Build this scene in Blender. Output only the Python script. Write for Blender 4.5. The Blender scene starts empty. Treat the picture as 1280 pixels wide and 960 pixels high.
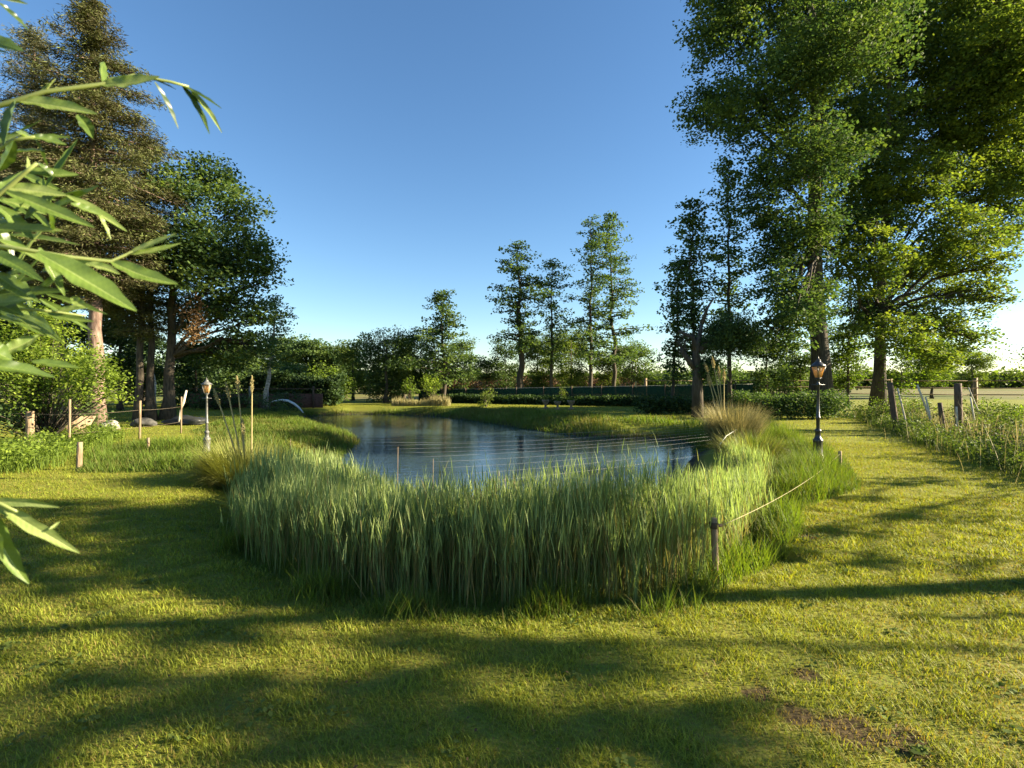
import bpy, math, random
import numpy as np
from mathutils import Vector

R = np.random.default_rng(11)
random.seed(4)
SC = bpy.context.scene
COL = SC.collection

# ------------------------------------------------------------------ camera, sky, sun, exposure
EYE = 1.6
F = 640.0            # focal length in photo pixels (1280 wide)
cam_d = bpy.data.cameras.new('camera')
cam_d.sensor_width = 36; cam_d.lens = 18.0
cam_d.clip_start = 0.02; cam_d.clip_end = 6000
cam = bpy.data.objects.new('camera', cam_d); COL.objects.link(cam)
cam.location = (0, 0, EYE); cam.rotation_euler = (math.radians(89.55), 0, 0)
SC.camera = cam
cam_d.dof.use_dof = True; cam_d.dof.focus_distance = 7.0; cam_d.dof.aperture_fstop = 7.5

SUN_EL, SUN_AZ = 21.0, 89.0     # degrees; azimuth clockwise from +Y (to the right of the view)
w = bpy.data.worlds.new('World'); SC.world = w; w.use_nodes = True
nt = w.node_tree; nt.nodes.clear()
sky = nt.nodes.new('ShaderNodeTexSky'); sky.sky_type = 'NISHITA'; sky.sun_disc = False
sky.sun_elevation = math.radians(SUN_EL); sky.sun_rotation = math.radians(SUN_AZ)
sky.altitude = 0; sky.air_density = 1.0; sky.dust_density = 0.15; sky.ozone_density = 2.4
bg = nt.nodes.new('ShaderNodeBackground'); bg.inputs['Strength'].default_value = 0.052
out = nt.nodes.new('ShaderNodeOutputWorld')
hs = nt.nodes.new('ShaderNodeHueSaturation'); hs.inputs['Saturation'].default_value = 1.12
ml = nt.nodes.new('ShaderNodeMix'); ml.data_type = 'RGBA'; ml.blend_type = 'MULTIPLY'; ml.inputs[0].default_value = 1; ml.inputs[7].default_value = (0.83, 0.88, 0.91, 1)
nt.links.new(sky.outputs[0], hs.inputs['Color']); nt.links.new(hs.outputs[0], ml.inputs[6]); nt.links.new(ml.outputs[2], bg.inputs[0]); nt.links.new(bg.outputs[0], out.inputs[0])

sd_ = bpy.data.lights.new('sun', 'SUN'); sd_.energy = 5.0; sd_.angle = math.radians(0.5); sd_.color = (1.0, 0.86, 0.60)
sun = bpy.data.objects.new('sun', sd_); COL.objects.link(sun)
a, e = math.radians(SUN_AZ), math.radians(SUN_EL)
SDIR = Vector((math.sin(a) * math.cos(e), math.cos(a) * math.cos(e), math.sin(e)))
sun.rotation_euler = SDIR.to_track_quat('Z', 'Y').to_euler(); sun.location = (30, 3, 20)

SC.view_settings.view_transform = 'Standard'; SC.view_settings.look = 'None'
SC.view_settings.exposure = 2.27; SC.view_settings.gamma = 1.0
SC.render.engine = 'CYCLES'
SC.cycles.max_bounces = 6; SC.cycles.diffuse_bounces = 3; SC.cycles.glossy_bounces = 2
SC.cycles.transmission_bounces = 4; SC.cycles.transparent_max_bounces = 8
SC.cycles.caustics_reflective = False; SC.cycles.caustics_refractive = False
SC.cycles.use_denoising = True
SC.cycles.sample_clamp_indirect = 4.0

# ------------------------------------------------------------------ design helpers: photo pixel + distance -> world metres
def P(px, py, d):
    return np.array([(px - 640.0) / F * d, d, EYE + (475.0 - py) / F * d])
def G(px, py):               # point on the flat lawn
    d = EYE * F / (py - 475.0)
    return ((px - 640.0) / F * d, d)

# ------------------------------------------------------------------ materials
def new_mat(name):
    m = bpy.data.materials.new(name); m.use_nodes = True
    n = m.node_tree; b = n.nodes['Principled BSDF']
    return m, n, b

def leaf_mat(name, dark, mid, light, trans=0.35, rough=0.6, spec=0.14, tcol=(1.25, 1.35, 0.5)):
    m, n, b = new_mat(name)
    at = n.nodes.new('ShaderNodeAttribute'); at.attribute_name = 'tint'
    rp = n.nodes.new('ShaderNodeValToRGB')
    rp.color_ramp.elements[0].color = (*dark, 1); rp.color_ramp.elements[1].color = (*light, 1)
    el = rp.color_ramp.elements.new(0.5); el.color = (*mid, 1)
    n.links.new(at.outputs['Fac'], rp.inputs[0])
    n.links.new(rp.outputs[0], b.inputs['Base Color'])
    b.inputs['Roughness'].default_value = rough
    b.inputs['Specular IOR Level'].default_value = spec
    if trans > 0:
        tr = n.nodes.new('ShaderNodeBsdfTranslucent'); mx = n.nodes.new('ShaderNodeMixShader')
        mc = n.nodes.new('ShaderNodeMix'); mc.data_type = 'RGBA'; mc.blend_type = 'MULTIPLY'
        mc.inputs[0].default_value = 1.0
        n.links.new(rp.outputs[0], mc.inputs[6]); mc.inputs[7].default_value = (*tcol, 1)
        n.links.new(mc.outputs[2], tr.inputs[0])
        mx.inputs[0].default_value = trans
        n.links.new(b.outputs[0], mx.inputs[1]); n.links.new(tr.outputs[0], mx.inputs[2])
        n.links.new(mx.outputs[0], n.nodes['Material Output'].inputs[0])
    return m

def noise_mat(name, c1, c2, scale=6.0, rough=0.85, bump=0.4, stretch=(1, 1, 1), spec=0.3, metallic=0.0, c3=None, detail=6):
    m, n, b = new_mat(name)
    tc = n.nodes.new('ShaderNodeTexCoord'); mp = n.nodes.new('ShaderNodeMapping'); mp.inputs['Scale'].default_value = stretch
    nz = n.nodes.new('ShaderNodeTexNoise'); nz.inputs['Scale'].default_value = scale; nz.inputs['Detail'].default_value = detail
    n.links.new(tc.outputs['Object'], mp.inputs[0]); n.links.new(mp.outputs[0], nz.inputs[0])
    rp = n.nodes.new('ShaderNodeValToRGB')
    rp.color_ramp.elements[0].position = 0.3; rp.color_ramp.elements[1].position = 0.7
    rp.color_ramp.elements[0].color = (*c1, 1); rp.color_ramp.elements[1].color = (*c2, 1)
    if c3:
        el = rp.color_ramp.elements.new(0.5); el.color = (*c3, 1)
    n.links.new(nz.outputs[0], rp.inputs[0]); n.links.new(rp.outputs[0], b.inputs['Base Color'])
    b.inputs['Roughness'].default_value = rough; b.inputs['Specular IOR Level'].default_value = spec
    b.inputs['Metallic'].default_value = metallic
    if bump:
        bp = n.nodes.new('ShaderNodeBump'); bp.inputs['Strength'].default_value = bump; bp.inputs['Distance'].default_value = 0.03
        n.links.new(nz.outputs[0], bp.inputs['Height']); n.links.new(bp.outputs[0], b.inputs['Normal'])
    return m

M = {}
M['oak_leaf'] = leaf_mat('oak_leaf', (0.034, 0.066, 0.03), (0.07, 0.115, 0.036), (0.155, 0.20, 0.04), 0.38, tcol=(1.15, 1.25, .6))
M['sunlit_oak'] = leaf_mat('sunlit_oak_leaf', (0.05, 0.085, 0.026), (0.10, 0.15, 0.034), (0.21, 0.25, 0.04), 0.46, tcol=(1.2, 1.25, .5))  # brighter, yellower oak leaves: sunshine on the right crown put into the colour
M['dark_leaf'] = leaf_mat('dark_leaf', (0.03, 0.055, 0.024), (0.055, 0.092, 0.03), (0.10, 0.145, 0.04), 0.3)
M['alder_leaf'] = leaf_mat('alder_leaf', (0.045, 0.078, 0.034), (0.078, 0.125, 0.044), (0.14, 0.19, 0.055), 0.38)
M['fresh_leaf'] = leaf_mat('fresh_leaf', (0.06, 0.09, 0.018), (0.13, 0.19, 0.028), (0.21, 0.27, 0.036), 0.42)
M['olive_leaf'] = leaf_mat('olive_leaf', (0.06, 0.09, 0.024), (0.11, 0.15, 0.033), (0.18, 0.22, 0.045), 0.38)
M['spruce_leaf'] = leaf_mat('spruce_leaf', (0.055, 0.048, 0.026), (0.085, 0.085, 0.036), (0.115, 0.14, 0.042), 0.15, tcol=(1.2, 1.1, .6))
M['grey_spruce'] = leaf_mat('grey_spruce', (0.07, 0.065, 0.045), (0.11, 0.11, 0.06), (0.15, 0.16, 0.08), 0.15)
M['dead_leaf'] = leaf_mat('dead_leaf', (0.07, 0.042, 0.022), (0.12, 0.072, 0.034), (0.18, 0.115, 0.052), 0.15, tcol=(1.2, 1, .6))
M['willow_leaf'] = leaf_mat('willow_leaf', (0.028, 0.055, 0.014), (0.12, 0.18, 0.035), (0.34, 0.38, 0.15), 0.34, rough=0.34, spec=0.5)
M['reed'] = leaf_mat('reed', (0.25, 0.18, 0.08), (0.135, 0.185, 0.065), (0.33, 0.39, 0.16), 0.42, rough=0.6, spec=0.12, tcol=(1.15, 1.25, 0.6))
M['lawn'] = leaf_mat('lawn_blade', (0.27, 0.195, 0.06), (0.195, 0.245, 0.03), (0.345, 0.37, 0.045), 0.42, rough=0.6, spec=0.2, tcol=(1.3, 1.2, 0.4))
M['rough_grass'] = leaf_mat('rough_grass', (0.16, 0.14, 0.045), (0.09, 0.145, 0.025), (0.17, 0.235, 0.03), 0.4, tcol=(1.3, 1.3, 0.4))
M['dry_grass'] = leaf_mat('dry_grass', (0.12, 0.12, 0.045), (0.25, 0.235, 0.105), (0.40, 0.34, 0.17), 0.3, tcol=(1.2, 1.1, .8))
M['pampas'] = leaf_mat('pampas', (0.17, 0.14, 0.05), (0.18, 0.20, 0.05), (0.30, 0.30, 0.10), 0.35, tcol=(1.2, 1.2, .5))
M['bark'] = noise_mat('bark', (0.032, 0.026, 0.02), (0.095, 0.078, 0.058), 5, 0.95, 0.9, (3, 3, 0.6))
M['pine_bark'] = noise_mat('pine_bark', (0.09, 0.06, 0.045), (0.24, 0.19, 0.15), 4, 0.9, 0.8, (3, 3, 0.9), c3=(0.17, 0.11, 0.085))
M['birch_bark'] = noise_mat('birch_bark', (0.12, 0.1, 0.08), (0.55, 0.5, 0.42), 6, 0.8, 0.3, (1, 1, 3))
M['wood'] = noise_mat('weathered_wood', (0.13, 0.09, 0.055), (0.30, 0.22, 0.14), 7, 0.85, 0.4, (6, 6, 0.8))
M['dark_wood'] = noise_mat('dark_wood', (0.05, 0.035, 0.025), (0.13, 0.085, 0.055), 7, 0.85, 0.4, (6, 6, 0.8))
M['pale_wood'] = noise_mat('pale_wood', (0.38, 0.33, 0.25), (0.6, 0.54, 0.44), 9, 0.8, 0.2, (6, 6, 0.8))
M['iron'] = noise_mat('cast_iron', (0.012, 0.012, 0.013), (0.03, 0.03, 0.032), 30, 0.38, 0.1, spec=0.6)
M['grey_iron'] = noise_mat('sunlit_grey_iron', (0.05, 0.05, 0.047), (0.16, 0.155, 0.14), 25, 0.45, 0.1, spec=0.5)  # sun on the left lamp painted in as lighter grey; also colours the thin pole
M['rope'] = noise_mat('rope', (0.26, 0.22, 0.12), (0.42, 0.36, 0.2), 60, 0.8, 0.0)
M['wire'] = noise_mat('rusty_wire', (0.12, 0.09, 0.06), (0.22, 0.18, 0.13), 30, 0.6, 0.0)
M['line'] = noise_mat('netting_line', (0.2, 0.2, 0.19), (0.34, 0.34, 0.31), 30, 0.35, 0.0, spec=0.6)
M['stone'] = noise_mat('stone', (0.16, 0.15, 0.13), (0.42, 0.39, 0.34), 8, 0.9, 0.6)
M['dark_stone'] = noise_mat('dark_stone', (0.03, 0.03, 0.028), (0.1, 0.095, 0.085), 8, 0.9, 0.6)
M['tarp'] = noise_mat('tarp', (0.012, 0.014, 0.013), (0.04, 0.042, 0.04), 5, 0.45, 0.5)
M['white_paint'] = noise_mat('white_paint', (0.6, 0.58, 0.54), (0.78, 0.77, 0.73), 12, 0.5, 0.05)
M['red_wall'] = noise_mat('red_brown_boards', (0.07, 0.035, 0.025), (0.14, 0.07, 0.05), 6, 0.85, 0.2, (1, 1, 5))

def amber():
    m, n, b = new_mat('amber_glass')
    b.inputs['Base Color'].default_value = (0.78, 0.58, 0.28, 1); b.inputs['Roughness'].default_value = 0.35
    tr = n.nodes.new('ShaderNodeBsdfTranslucent'); tr.inputs[0].default_value = (0.95, 0.72, 0.35, 1)
    mx = n.nodes.new('ShaderNodeMixShader'); mx.inputs[0].default_value = 0.55
    n.links.new(b.outputs[0], mx.inputs[1]); n.links.new(tr.outputs[0], mx.inputs[2])
    n.links.new(mx.outputs[0], n.nodes['Material Output'].inputs[0])
    return m
M['amber'] = amber()

def screen():
    m, n, b = new_mat('green_windscreen')
    tc = n.nodes.new('ShaderNodeTexCoord'); nz = n.nodes.new('ShaderNodeTexNoise'); nz.inputs['Scale'].default_value = 0.7
    n.links.new(tc.outputs['Object'], nz.inputs[0])
    rp = n.nodes.new('ShaderNodeValToRGB'); rp.color_ramp.elements[0].color = (0.010, 0.034, 0.016, 1); rp.color_ramp.elements[1].color = (0.030, 0.070, 0.034, 1)
    n.links.new(nz.outputs[0], rp.inputs[0]); n.links.new(rp.outputs[0], b.inputs['Base Color'])
    b.inputs['Roughness'].default_value = 0.8
    b.inputs['Alpha'].default_value = 0.86; b.inputs['Specular IOR Level'].default_value = 0.1
    return m
M['screen'] = screen()

def water_mat():
    m, n, b = new_mat('pond_water')
    b.inputs['Base Color'].default_value = (0.03, 0.052, 0.072, 1)
    b.inputs['Roughness'].default_value = 0.05; b.inputs['IOR'].default_value = 1.33
    tc = n.nodes.new('ShaderNodeTexCoord')
    mp = n.nodes.new('ShaderNodeMapping'); mp.inputs['Scale'].default_value = (1.0, 2.2, 1)
    nz = n.nodes.new('ShaderNodeTexNoise'); nz.inputs['Scale'].default_value = 2.6; nz.inputs['Detail'].default_value = 3
    n2 = n.nodes.new('ShaderNodeTexNoise'); n2.inputs['Scale'].default_value = 14; n2.inputs['Detail'].default_value = 2
    ad = n.nodes.new('ShaderNodeMath'); ad.operation = 'MULTIPLY_ADD'; ad.inputs[1].default_value = 0.2
    n.links.new(tc.outputs['Object'], mp.inputs[0]); n.links.new(mp.outputs[0], nz.inputs[0]); n.links.new(mp.outputs[0], n2.inputs[0])
    n.links.new(n2.outputs[0], ad.inputs[0]); n.links.new(nz.outputs[0], ad.inputs[2])
    bp = n.nodes.new('ShaderNodeBump'); bp.inputs['Strength'].default_value = 0.4; bp.inputs['Distance'].default_value = 0.022
    n.links.new(ad.outputs[0], bp.inputs['Height']); n.links.new(bp.outputs[0], b.inputs['Normal'])
    return m
M['water'] = water_mat()

def ground_mat():
    m, n, b = new_mat('lawn_ground')
    tc = n.nodes.new('ShaderNodeTexCoord')
    def nz(s, d=6):
        t = n.nodes.new('ShaderNodeTexNoise'); t.inputs['Scale'].default_value = s; t.inputs['Detail'].default_value = d
        n.links.new(tc.outputs['Object'], t.inputs[0]); return t.outputs[0]
    def ramp(src, stops):
        r = n.nodes.new('ShaderNodeValToRGB'); e0 = r.color_ramp.elements
        e0[0].position, e0[0].color = stops[0][0], (*stops[0][1], 1)
        e0[1].position, e0[1].color = stops[-1][0], (*stops[-1][1], 1)
        for p, c in stops[1:-1]:
            x = e0.new(p); x.color = (*c, 1)
        n.links.new(src, r.inputs[0]); return r.outputs[0]
    def mix(f, c1, c2):
        x = n.nodes.new('ShaderNodeMix'); x.data_type = 'RGBA'
        n.links.new(f, x.inputs[0]); n.links.new(c1, x.inputs[6]); n.links.new(c2, x.inputs[7]); return x.outputs[2]
    lawn = ramp(nz(1.3), [(0.3, (0.12, 0.16, 0.02)), (0.5, (0.15, 0.18, 0.022)), (0.7, (0.19, 0.185, 0.03))])
    fine = ramp(nz(55), [(0.35, (0.15, 0.115, 0.045)), (0.6, (0.21, 0.22, 0.026))])
    f1 = n.nodes.new('ShaderNodeValue'); f1.outputs[0].default_value = 0.45
    lawn = mix(f1.outputs[0], lawn, fine)
    sp = n.nodes.new('ShaderNodeSeparateXYZ'); n.links.new(tc.outputs['Object'], sp.inputs[0])
    # pond bed and wet bank: mud
    mr = n.nodes.new('ShaderNodeMapRange'); mr.inputs[1].default_value = -0.2; mr.inputs[2].default_value = -0.36
    n.links.new(sp.outputs[2], mr.inputs[0])
    mud = ramp(nz(3), [(0.3, (0.03, 0.026, 0.018)), (0.7, (0.075, 0.06, 0.038))])
    col = mix(mr.outputs[0], lawn, mud)
    # the field beyond the fences
    mf = n.nodes.new('ShaderNodeMapRange'); mf.inputs[1].default_value = 40; mf.inputs[2].default_value = 44
    n.links.new(sp.outputs[1], mf.inputs[0])
    fld = ramp(nz(0.03), [(0.35, (0.10, 0.12, 0.03)), (0.5, (0.16, 0.14, 0.06)), (0.65, (0.12, 0.14, 0.04))])
    col = mix(mf.outputs[0], col, fld)
    soil = ramp(nz(40), [(0.35, (0.035, 0.025, 0.012)), (0.65, (0.10, 0.072, 0.032))])
    wob = n.nodes.new('ShaderNodeVectorMath'); wob.operation = 'MULTIPLY_ADD'
    nv = n.nodes.new('ShaderNodeTexNoise'); nv.inputs['Scale'].default_value = 7; n.links.new(tc.outputs['Object'], nv.inputs[0])
    n.links.new(nv.outputs['Color'], wob.inputs[0]); wob.inputs[1].default_value = (.22, .22, 0); n.links.new(tc.outputs['Object'], wob.inputs[2])
    for wx, wy, wr in [(1.55, 2.33, .16), (1.36, 2.42, .10), (1.75, 2.25, .12), (1.25, 2.62, .09), (1.6, 2.75, .10), (3.0, 5.2, .12)]:
        vm = n.nodes.new('ShaderNodeVectorMath'); vm.operation = 'DISTANCE'; vm.inputs[1].default_value = (wx + .11, wy + .11, 0)
        n.links.new(wob.outputs[0], vm.inputs[0])
        ms = n.nodes.new('ShaderNodeMapRange'); ms.inputs[1].default_value = wr * 1.2; ms.inputs[2].default_value = wr * .6; n.links.new(vm.outputs['Value'], ms.inputs[0])
        col = mix(ms.outputs[0], col, soil)
    n.links.new(col, b.inputs['Base Color'])
    b.inputs['Roughness'].default_value = 0.95; b.inputs['Specular IOR Level'].default_value = 0.1
    bp = n.nodes.new('ShaderNodeBump'); bp.inputs['Strength'].default_value = 0.5; bp.inputs['Distance'].default_value = 0.02
    n.links.new(nz(30), bp.inputs['Height']); n.links.new(bp.outputs[0], b.inputs['Normal'])
    return m
M['ground'] = ground_mat()

# ------------------------------------------------------------------ object helpers
def tag(o, label=None, cat=None, group=None, kind=None):
    if label: o['label'] = label
    if cat: o['category'] = cat
    if group: o['group'] = group
    if kind: o['kind'] = kind
    return o

def empty(name, loc, label, cat, group=None):
    o = bpy.data.objects.new(name, None); COL.objects.link(o); o.location = loc; o.empty_display_size = 0.2
    return tag(o, label, cat, group)

class MB:
    """collects polygons with numpy and links them as ONE mesh object"""
    def __init__(self):
        self.v = []; self.q = []; self.t = []; self.tint = []; self.n = 0
    def add(self, v, quads=None, tris=None, tint=0.5):
        v = np.asarray(v, float).reshape(-1, 3)
        self.v.append(v)
        if quads is not None and len(quads): self.q.append(np.asarray(quads, int) + self.n)
        if tris is not None and len(tris): self.t.append(np.asarray(tris, int) + self.n)
        tt = np.broadcast_to(np.asarray(tint, float), (len(v),)) if np.ndim(tint) == 0 else np.asarray(tint, float)
        self.tint.append(tt); self.n += len(v)
    def tube(self, pts, radii, sides=8, cap=True, tint=0.5):
        pts = np.asarray(pts, float); radii = np.asarray(radii, float); k = len(pts)
        tan = np.gradient(pts, axis=0); tan /= np.linalg.norm(tan, axis=1)[:, None] + 1e-9
        ref = np.array([1., 0, 0]) if abs(tan[:, 0]).max() < 0.9 else np.array([0, 1., 0])
        u = np.cross(tan, ref); u /= np.linalg.norm(u, axis=1)[:, None] + 1e-9
        v = np.cross(tan, u)
        th = np.arange(sides) / sides * 2 * math.pi
        ring = pts[:, None, :] + radii[:, None, None] * (np.cos(th)[None, :, None] * u[:, None, :] + np.sin(th)[None, :, None] * v[:, None, :])
        i = np.arange(k - 1)[:, None] * sides; j = np.arange(sides)[None, :]; j2 = (j + 1) % sides
        q = np.stack([i + j, i + j2, i + sides + j2, i + sides + j], -1).reshape(-1, 4)
        vv = ring.reshape(-1, 3); t = None
        if cap:
            vv = np.vstack([vv, pts[0], pts[-1]]); a0 = k * sides
            jj = np.arange(sides); t = np.vstack([np.stack([(jj + 1) % sides, jj, np.full(sides, a0)], -1),
                                                np.stack([(k - 1) * sides + jj, (k - 1) * sides + (jj + 1) % sides, np.full(sides, a0 + 1)], -1)])
        self.add(vv, q, t, tint)
    def box(self, c, s, rot=0.0, tilt=(0, 0)):
        c = np.array(c, float); s = np.array(s, float) / 2
        v = np.array([[x, y, z] for z in (-1, 1) for y in (-1, 1) for x in (-1, 1)], float) * s
        ct, st = math.cos(rot), math.sin(rot)
        v[:, 0] += tilt[0] * v[:, 2]; v[:, 1] += tilt[1] * v[:, 2]
        v = v @ np.array([[ct, st, 0], [-st, ct, 0], [0, 0, 1]]) + c
        q = [[0, 2, 3, 1], [4, 5, 7, 6], [0, 1, 5, 4], [2, 6, 7, 3], [0, 4, 6, 2], [1, 3, 7, 5]]
        self.add(v, q)
    def lathe(self, prof, sides=16, c=(0, 0, 0), tint=.5):
        pts = np.array([[c[0], c[1], c[2] + z] for r, z in prof]); self_r = np.array([r for r, z in prof])
        th = np.arange(sides) / sides * 2 * math.pi; k = len(prof)
        ring = pts[:, None, :] + self_r[:, None, None] * np.stack([np.cos(th), np.sin(th), 0 * th], -1)[None]
        i = np.arange(k - 1)[:, None] * sides; j = np.arange(sides)[None, :]; j2 = (j + 1) % sides
        q = np.stack([i + j, i + j2, i + sides + j2, i + sides + j], -1).reshape(-1, 4)
        self.add(ring.reshape(-1, 3), q, None, tint)
    def build(self, name, mat, parent=None, smooth=False):
        v = np.vstack(self.v) if self.v else np.zeros((0, 3))
        q = np.vstack(self.q) if self.q else np.zeros((0, 4), int)
        t = np.vstack(self.t) if self.t else np.zeros((0, 3), int)
        me = bpy.data.meshes.new(name)
        me.vertices.add(len(v))
        off = np.zeros(3)
        pp = parent
        while pp is not None: off = off + np.array(pp.location); pp = pp.parent
        me.vertices.foreach_set('co', (v - off).astype(np.float32).ravel())
        nl = len(q) * 4 + len(t) * 3
        me.loops.add(nl); me.polygons.add(len(q) + len(t))
        me.loops.foreach_set('vertex_index', np.concatenate([q.ravel(), t.ravel()]).astype(np.int32))
        st = np.concatenate([np.arange(len(q)) * 4, len(q) * 4 + np.arange(len(t)) * 3]).astype(np.int32)
        me.polygons.foreach_set('loop_start', st)
        me.update(calc_edges=True)
        at = me.attributes.new('tint', 'FLOAT', 'POINT'); at.data.foreach_set('value', np.concatenate(self.tint).astype(np.float32))
        if smooth: me.polygons.foreach_set('use_smooth', np.ones(len(me.polygons), bool))
        me.materials.append(mat); me.validate()
        o = bpy.data.objects.new(name, me); COL.objects.link(o)
        if parent is not None: o.parent = parent
        return o

def ribbons(mb, base, az, lean, L, W, segs=2, curl=0.6, tint=0.5, face=None):
    """grass blades: base (N,3); lean = start angle from vertical; curl = extra bend towards the tip"""
    n = len(base); az = np.broadcast_to(az, n); lean = np.broadcast_to(lean, n); L = np.broadcast_to(L, n)
    W = np.broadcast_to(W, n); curl = np.broadcast_to(curl, n)
    hd = np.stack([np.cos(az), np.sin(az), 0 * az], -1)
    fa = az + math.pi / 2 if face is None else face
    sd = np.stack([np.cos(fa), np.sin(fa), 0 * az], -1)
    p = np.array(base, float); vs = []
    for k in range(segs + 1):
        f = k / segs
        wk = W * (0.75 + 0.6 * f if f < 0.4 else max(0.0, 1.0 * (1 - f) / 0.6))
        if k == segs: vs.append(p.copy())
        else:
            vs.append(p - sd * wk[:, None] / 2); vs.append(p + sd * wk[:, None] / 2)
            an = lean + curl * (f + 0.5 / segs)
            p = p + (hd * np.sin(an)[:, None] + np.array([0, 0, 1.]) * np.cos(an)[:, None]) * (L / segs)[:, None]
    V = np.stack(vs, 1); m = V.shape[1]
    o = (np.arange(n) * m)[:, None]
    q = [np.concatenate([o + 2 * k, o + 2 * k + 1, o + 2 * k + 3, o + 2 * k + 2], 1) for k in range(segs - 1)]
    t = np.concatenate([o + 2 * segs - 2, o + 2 * segs - 1, o + 2 * segs], 1)
    tt = tint if np.ndim(tint) == 0 else np.repeat(tint, m)
    mb.add(V.reshape(-1, 3), np.vstack(q) if q else None, t, tt)

def leaves(mb, c, size, tint, flat=0.0, asp=0.6, dirn=None):
    """leaf sized rhombic faces with random facing; flat biases them to lie level"""
    n = len(c); size = np.broadcast_to(size, n)[:, None]
    nrm = R.normal(size=(n, 3)); nrm[:, 2] = nrm[:, 2] + np.sign(nrm[:, 2]) * flat; nrm /= np.linalg.norm(nrm, axis=1)[:, None]
    a = R.normal(size=(n, 3)) if dirn is None else dirn + R.normal(size=(n, 3)) * 0.35
    a -= nrm * (a * nrm).sum(1)[:, None]; a /= np.linalg.norm(a, axis=1)[:, None] + 1e-9
    b = np.cross(nrm, a)
    V = np.stack([c - a * size * .5, c - a * size * .05 + b * size * asp * .5, c + a * size * .5, c - a * size * .05 - b * size * asp * .5], 1)
    o = (np.arange(n) * 4)[:, None]
    mb.add(V.reshape(-1, 3), np.concatenate([o, o + 1, o + 2, o + 3], 1), None, np.repeat(np.clip(tint, 0, 1), 4))

def bez(p0, p1, sag=0.0, n=6, wob=0.0):
    t = np.linspace(0, 1, n)[:, None]; p0 = np.asarray(p0, float); p1 = np.asarray(p1, float)
    p = p0 + (p1 - p0) * t
    p[:, 2] += (sag * 4 * t * (1 - t))[:, 0]
    if wob: p[1:-1] += R.normal(size=(n - 2, 3)) * wob
    return p

def clumps(mb, ctr, rad, per, size, flat=0.55, lflat=0.6, asp=0.6, tb=0.5, tv=0.25, dirn=None):
    """leaf clumps round centres; each clump has its own tint"""
    k = len(ctr); per = int(per)
    ct = np.clip(tb + R.normal(size=k) * tv, 0.02, 0.98)
    off = np.clip(R.normal(size=(k, per, 3)), -1.55, 1.55); off *= (np.broadcast_to(rad, k)[:, None] * (0.55 + 0.3 * R.random((k, per))))[:, :, None]
    off[:, :, 2] *= flat
    c = (ctr[:, None, :] + off).reshape(-1, 3)
    tt = np.repeat(ct, per) + R.normal(size=k * per) * 0.12
    leaves(mb, c, size * (0.7 + 0.6 * R.random(len(c))), tt, lflat, asp, None if dirn is None else np.repeat(dirn, per, axis=0))

def lobe_points(l, n):
    """clump centres through an ellipsoid, denser towards its skin, with an uneven outline"""
    c = np.array(l[:3], float); r = np.array(l[3:6], float)
    d = R.normal(size=(n, 3)); d /= np.linalg.norm(d, axis=1)[:, None]
    rr = R.random(n) ** 0.38
    ph = R.random(3) * 6
    wob = 1 + 0.22 * np.sin(d[:, 0] * 5 + ph[0]) * np.sin(d[:, 1] * 4 + ph[1]) + 0.15 * np.sin(d[:, 2] * 7 + ph[2])
    return c + d * r * (rr * wob)[:, None]

DK = 1.6
def broadleaf(name, label, cat, base, trunk_r, top, lobes, leafmat, barkmat, dens=9.0, per=26, leaf=0.14, crad=0.34, group=None,
              forks=None, tb=0.5, limbs=True, tv=0.24, bend=0.12, low=0.35, flat=0.42, extra=None, crown_name='crown'):
    """tapered trunk with limbs reaching into each lobe, twigs and leaf clumps"""
    root = empty(name, base, label, cat, group)
    b = np.array(base, float); T = np.array(top, float)
    tk = MB(); H = T[2] - b[2]
    for (bb, tt, rr) in ([(b, T, trunk_r)] + [(np.array(f[0]), np.array(f[1]), f[2]) for f in (forks or [])]):
        n = 12; pts = bez(bb, tt, 0, n, bend * rr * 1.2)
        f = np.linspace(0, 1, n); rad = rr * (1 - f * 0.88); rad[0] *= 1.55; rad[1] *= 1.08
        tk.tube(pts, rad, 10)
    cr = MB(); vmean = 0
    for l in lobes:
        l = list(l) + ([l[3]] * (6 - len(l)) if len(l) < 6 else [])
        c = np.array(l[:3]); vol = l[3] * l[4] * l[5]
        n = max(6, int(dens * DK * (vol ** 0.78) * 4.2))
        pts = lobe_points(l, n)
        if limbs:
            h0 = np.clip((c[2] - 1.1 * math.hypot(*(c[:2] - b[:2])) * 0.7 - b[2]) / H, low, 0.93)
            st = b + (T - b) * h0; rl = trunk_r * (1 - h0 * .85) * 0.42
            lim = bez(st, c, 0.08 * np.linalg.norm(c - st), 7, 0.05 * np.linalg.norm(c - st) * 0.5)
            tk.tube(lim, np.linspace(rl, rl * 0.3, 7), 6)
            m = min(n, 16 if trunk_r > .2 else 7)
            for p in pts[R.choice(n, m, replace=False)]:
                s = lim[R.integers(3, 7)]
                tk.tube(bez(s, p, 0.06 * np.linalg.norm(p - s), 4, .03), np.array([.24, .18, .12, .05]) * rl + 0.006, 4, False)
        clumps(cr, pts, crad, per, leaf, flat=flat, tb=tb, tv=tv, asp=.72)
    tk.build('trunk', barkmat, root, True)
    cr.build(crown_name, leafmat, root)
    if extra: extra(root)
    return root

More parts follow.
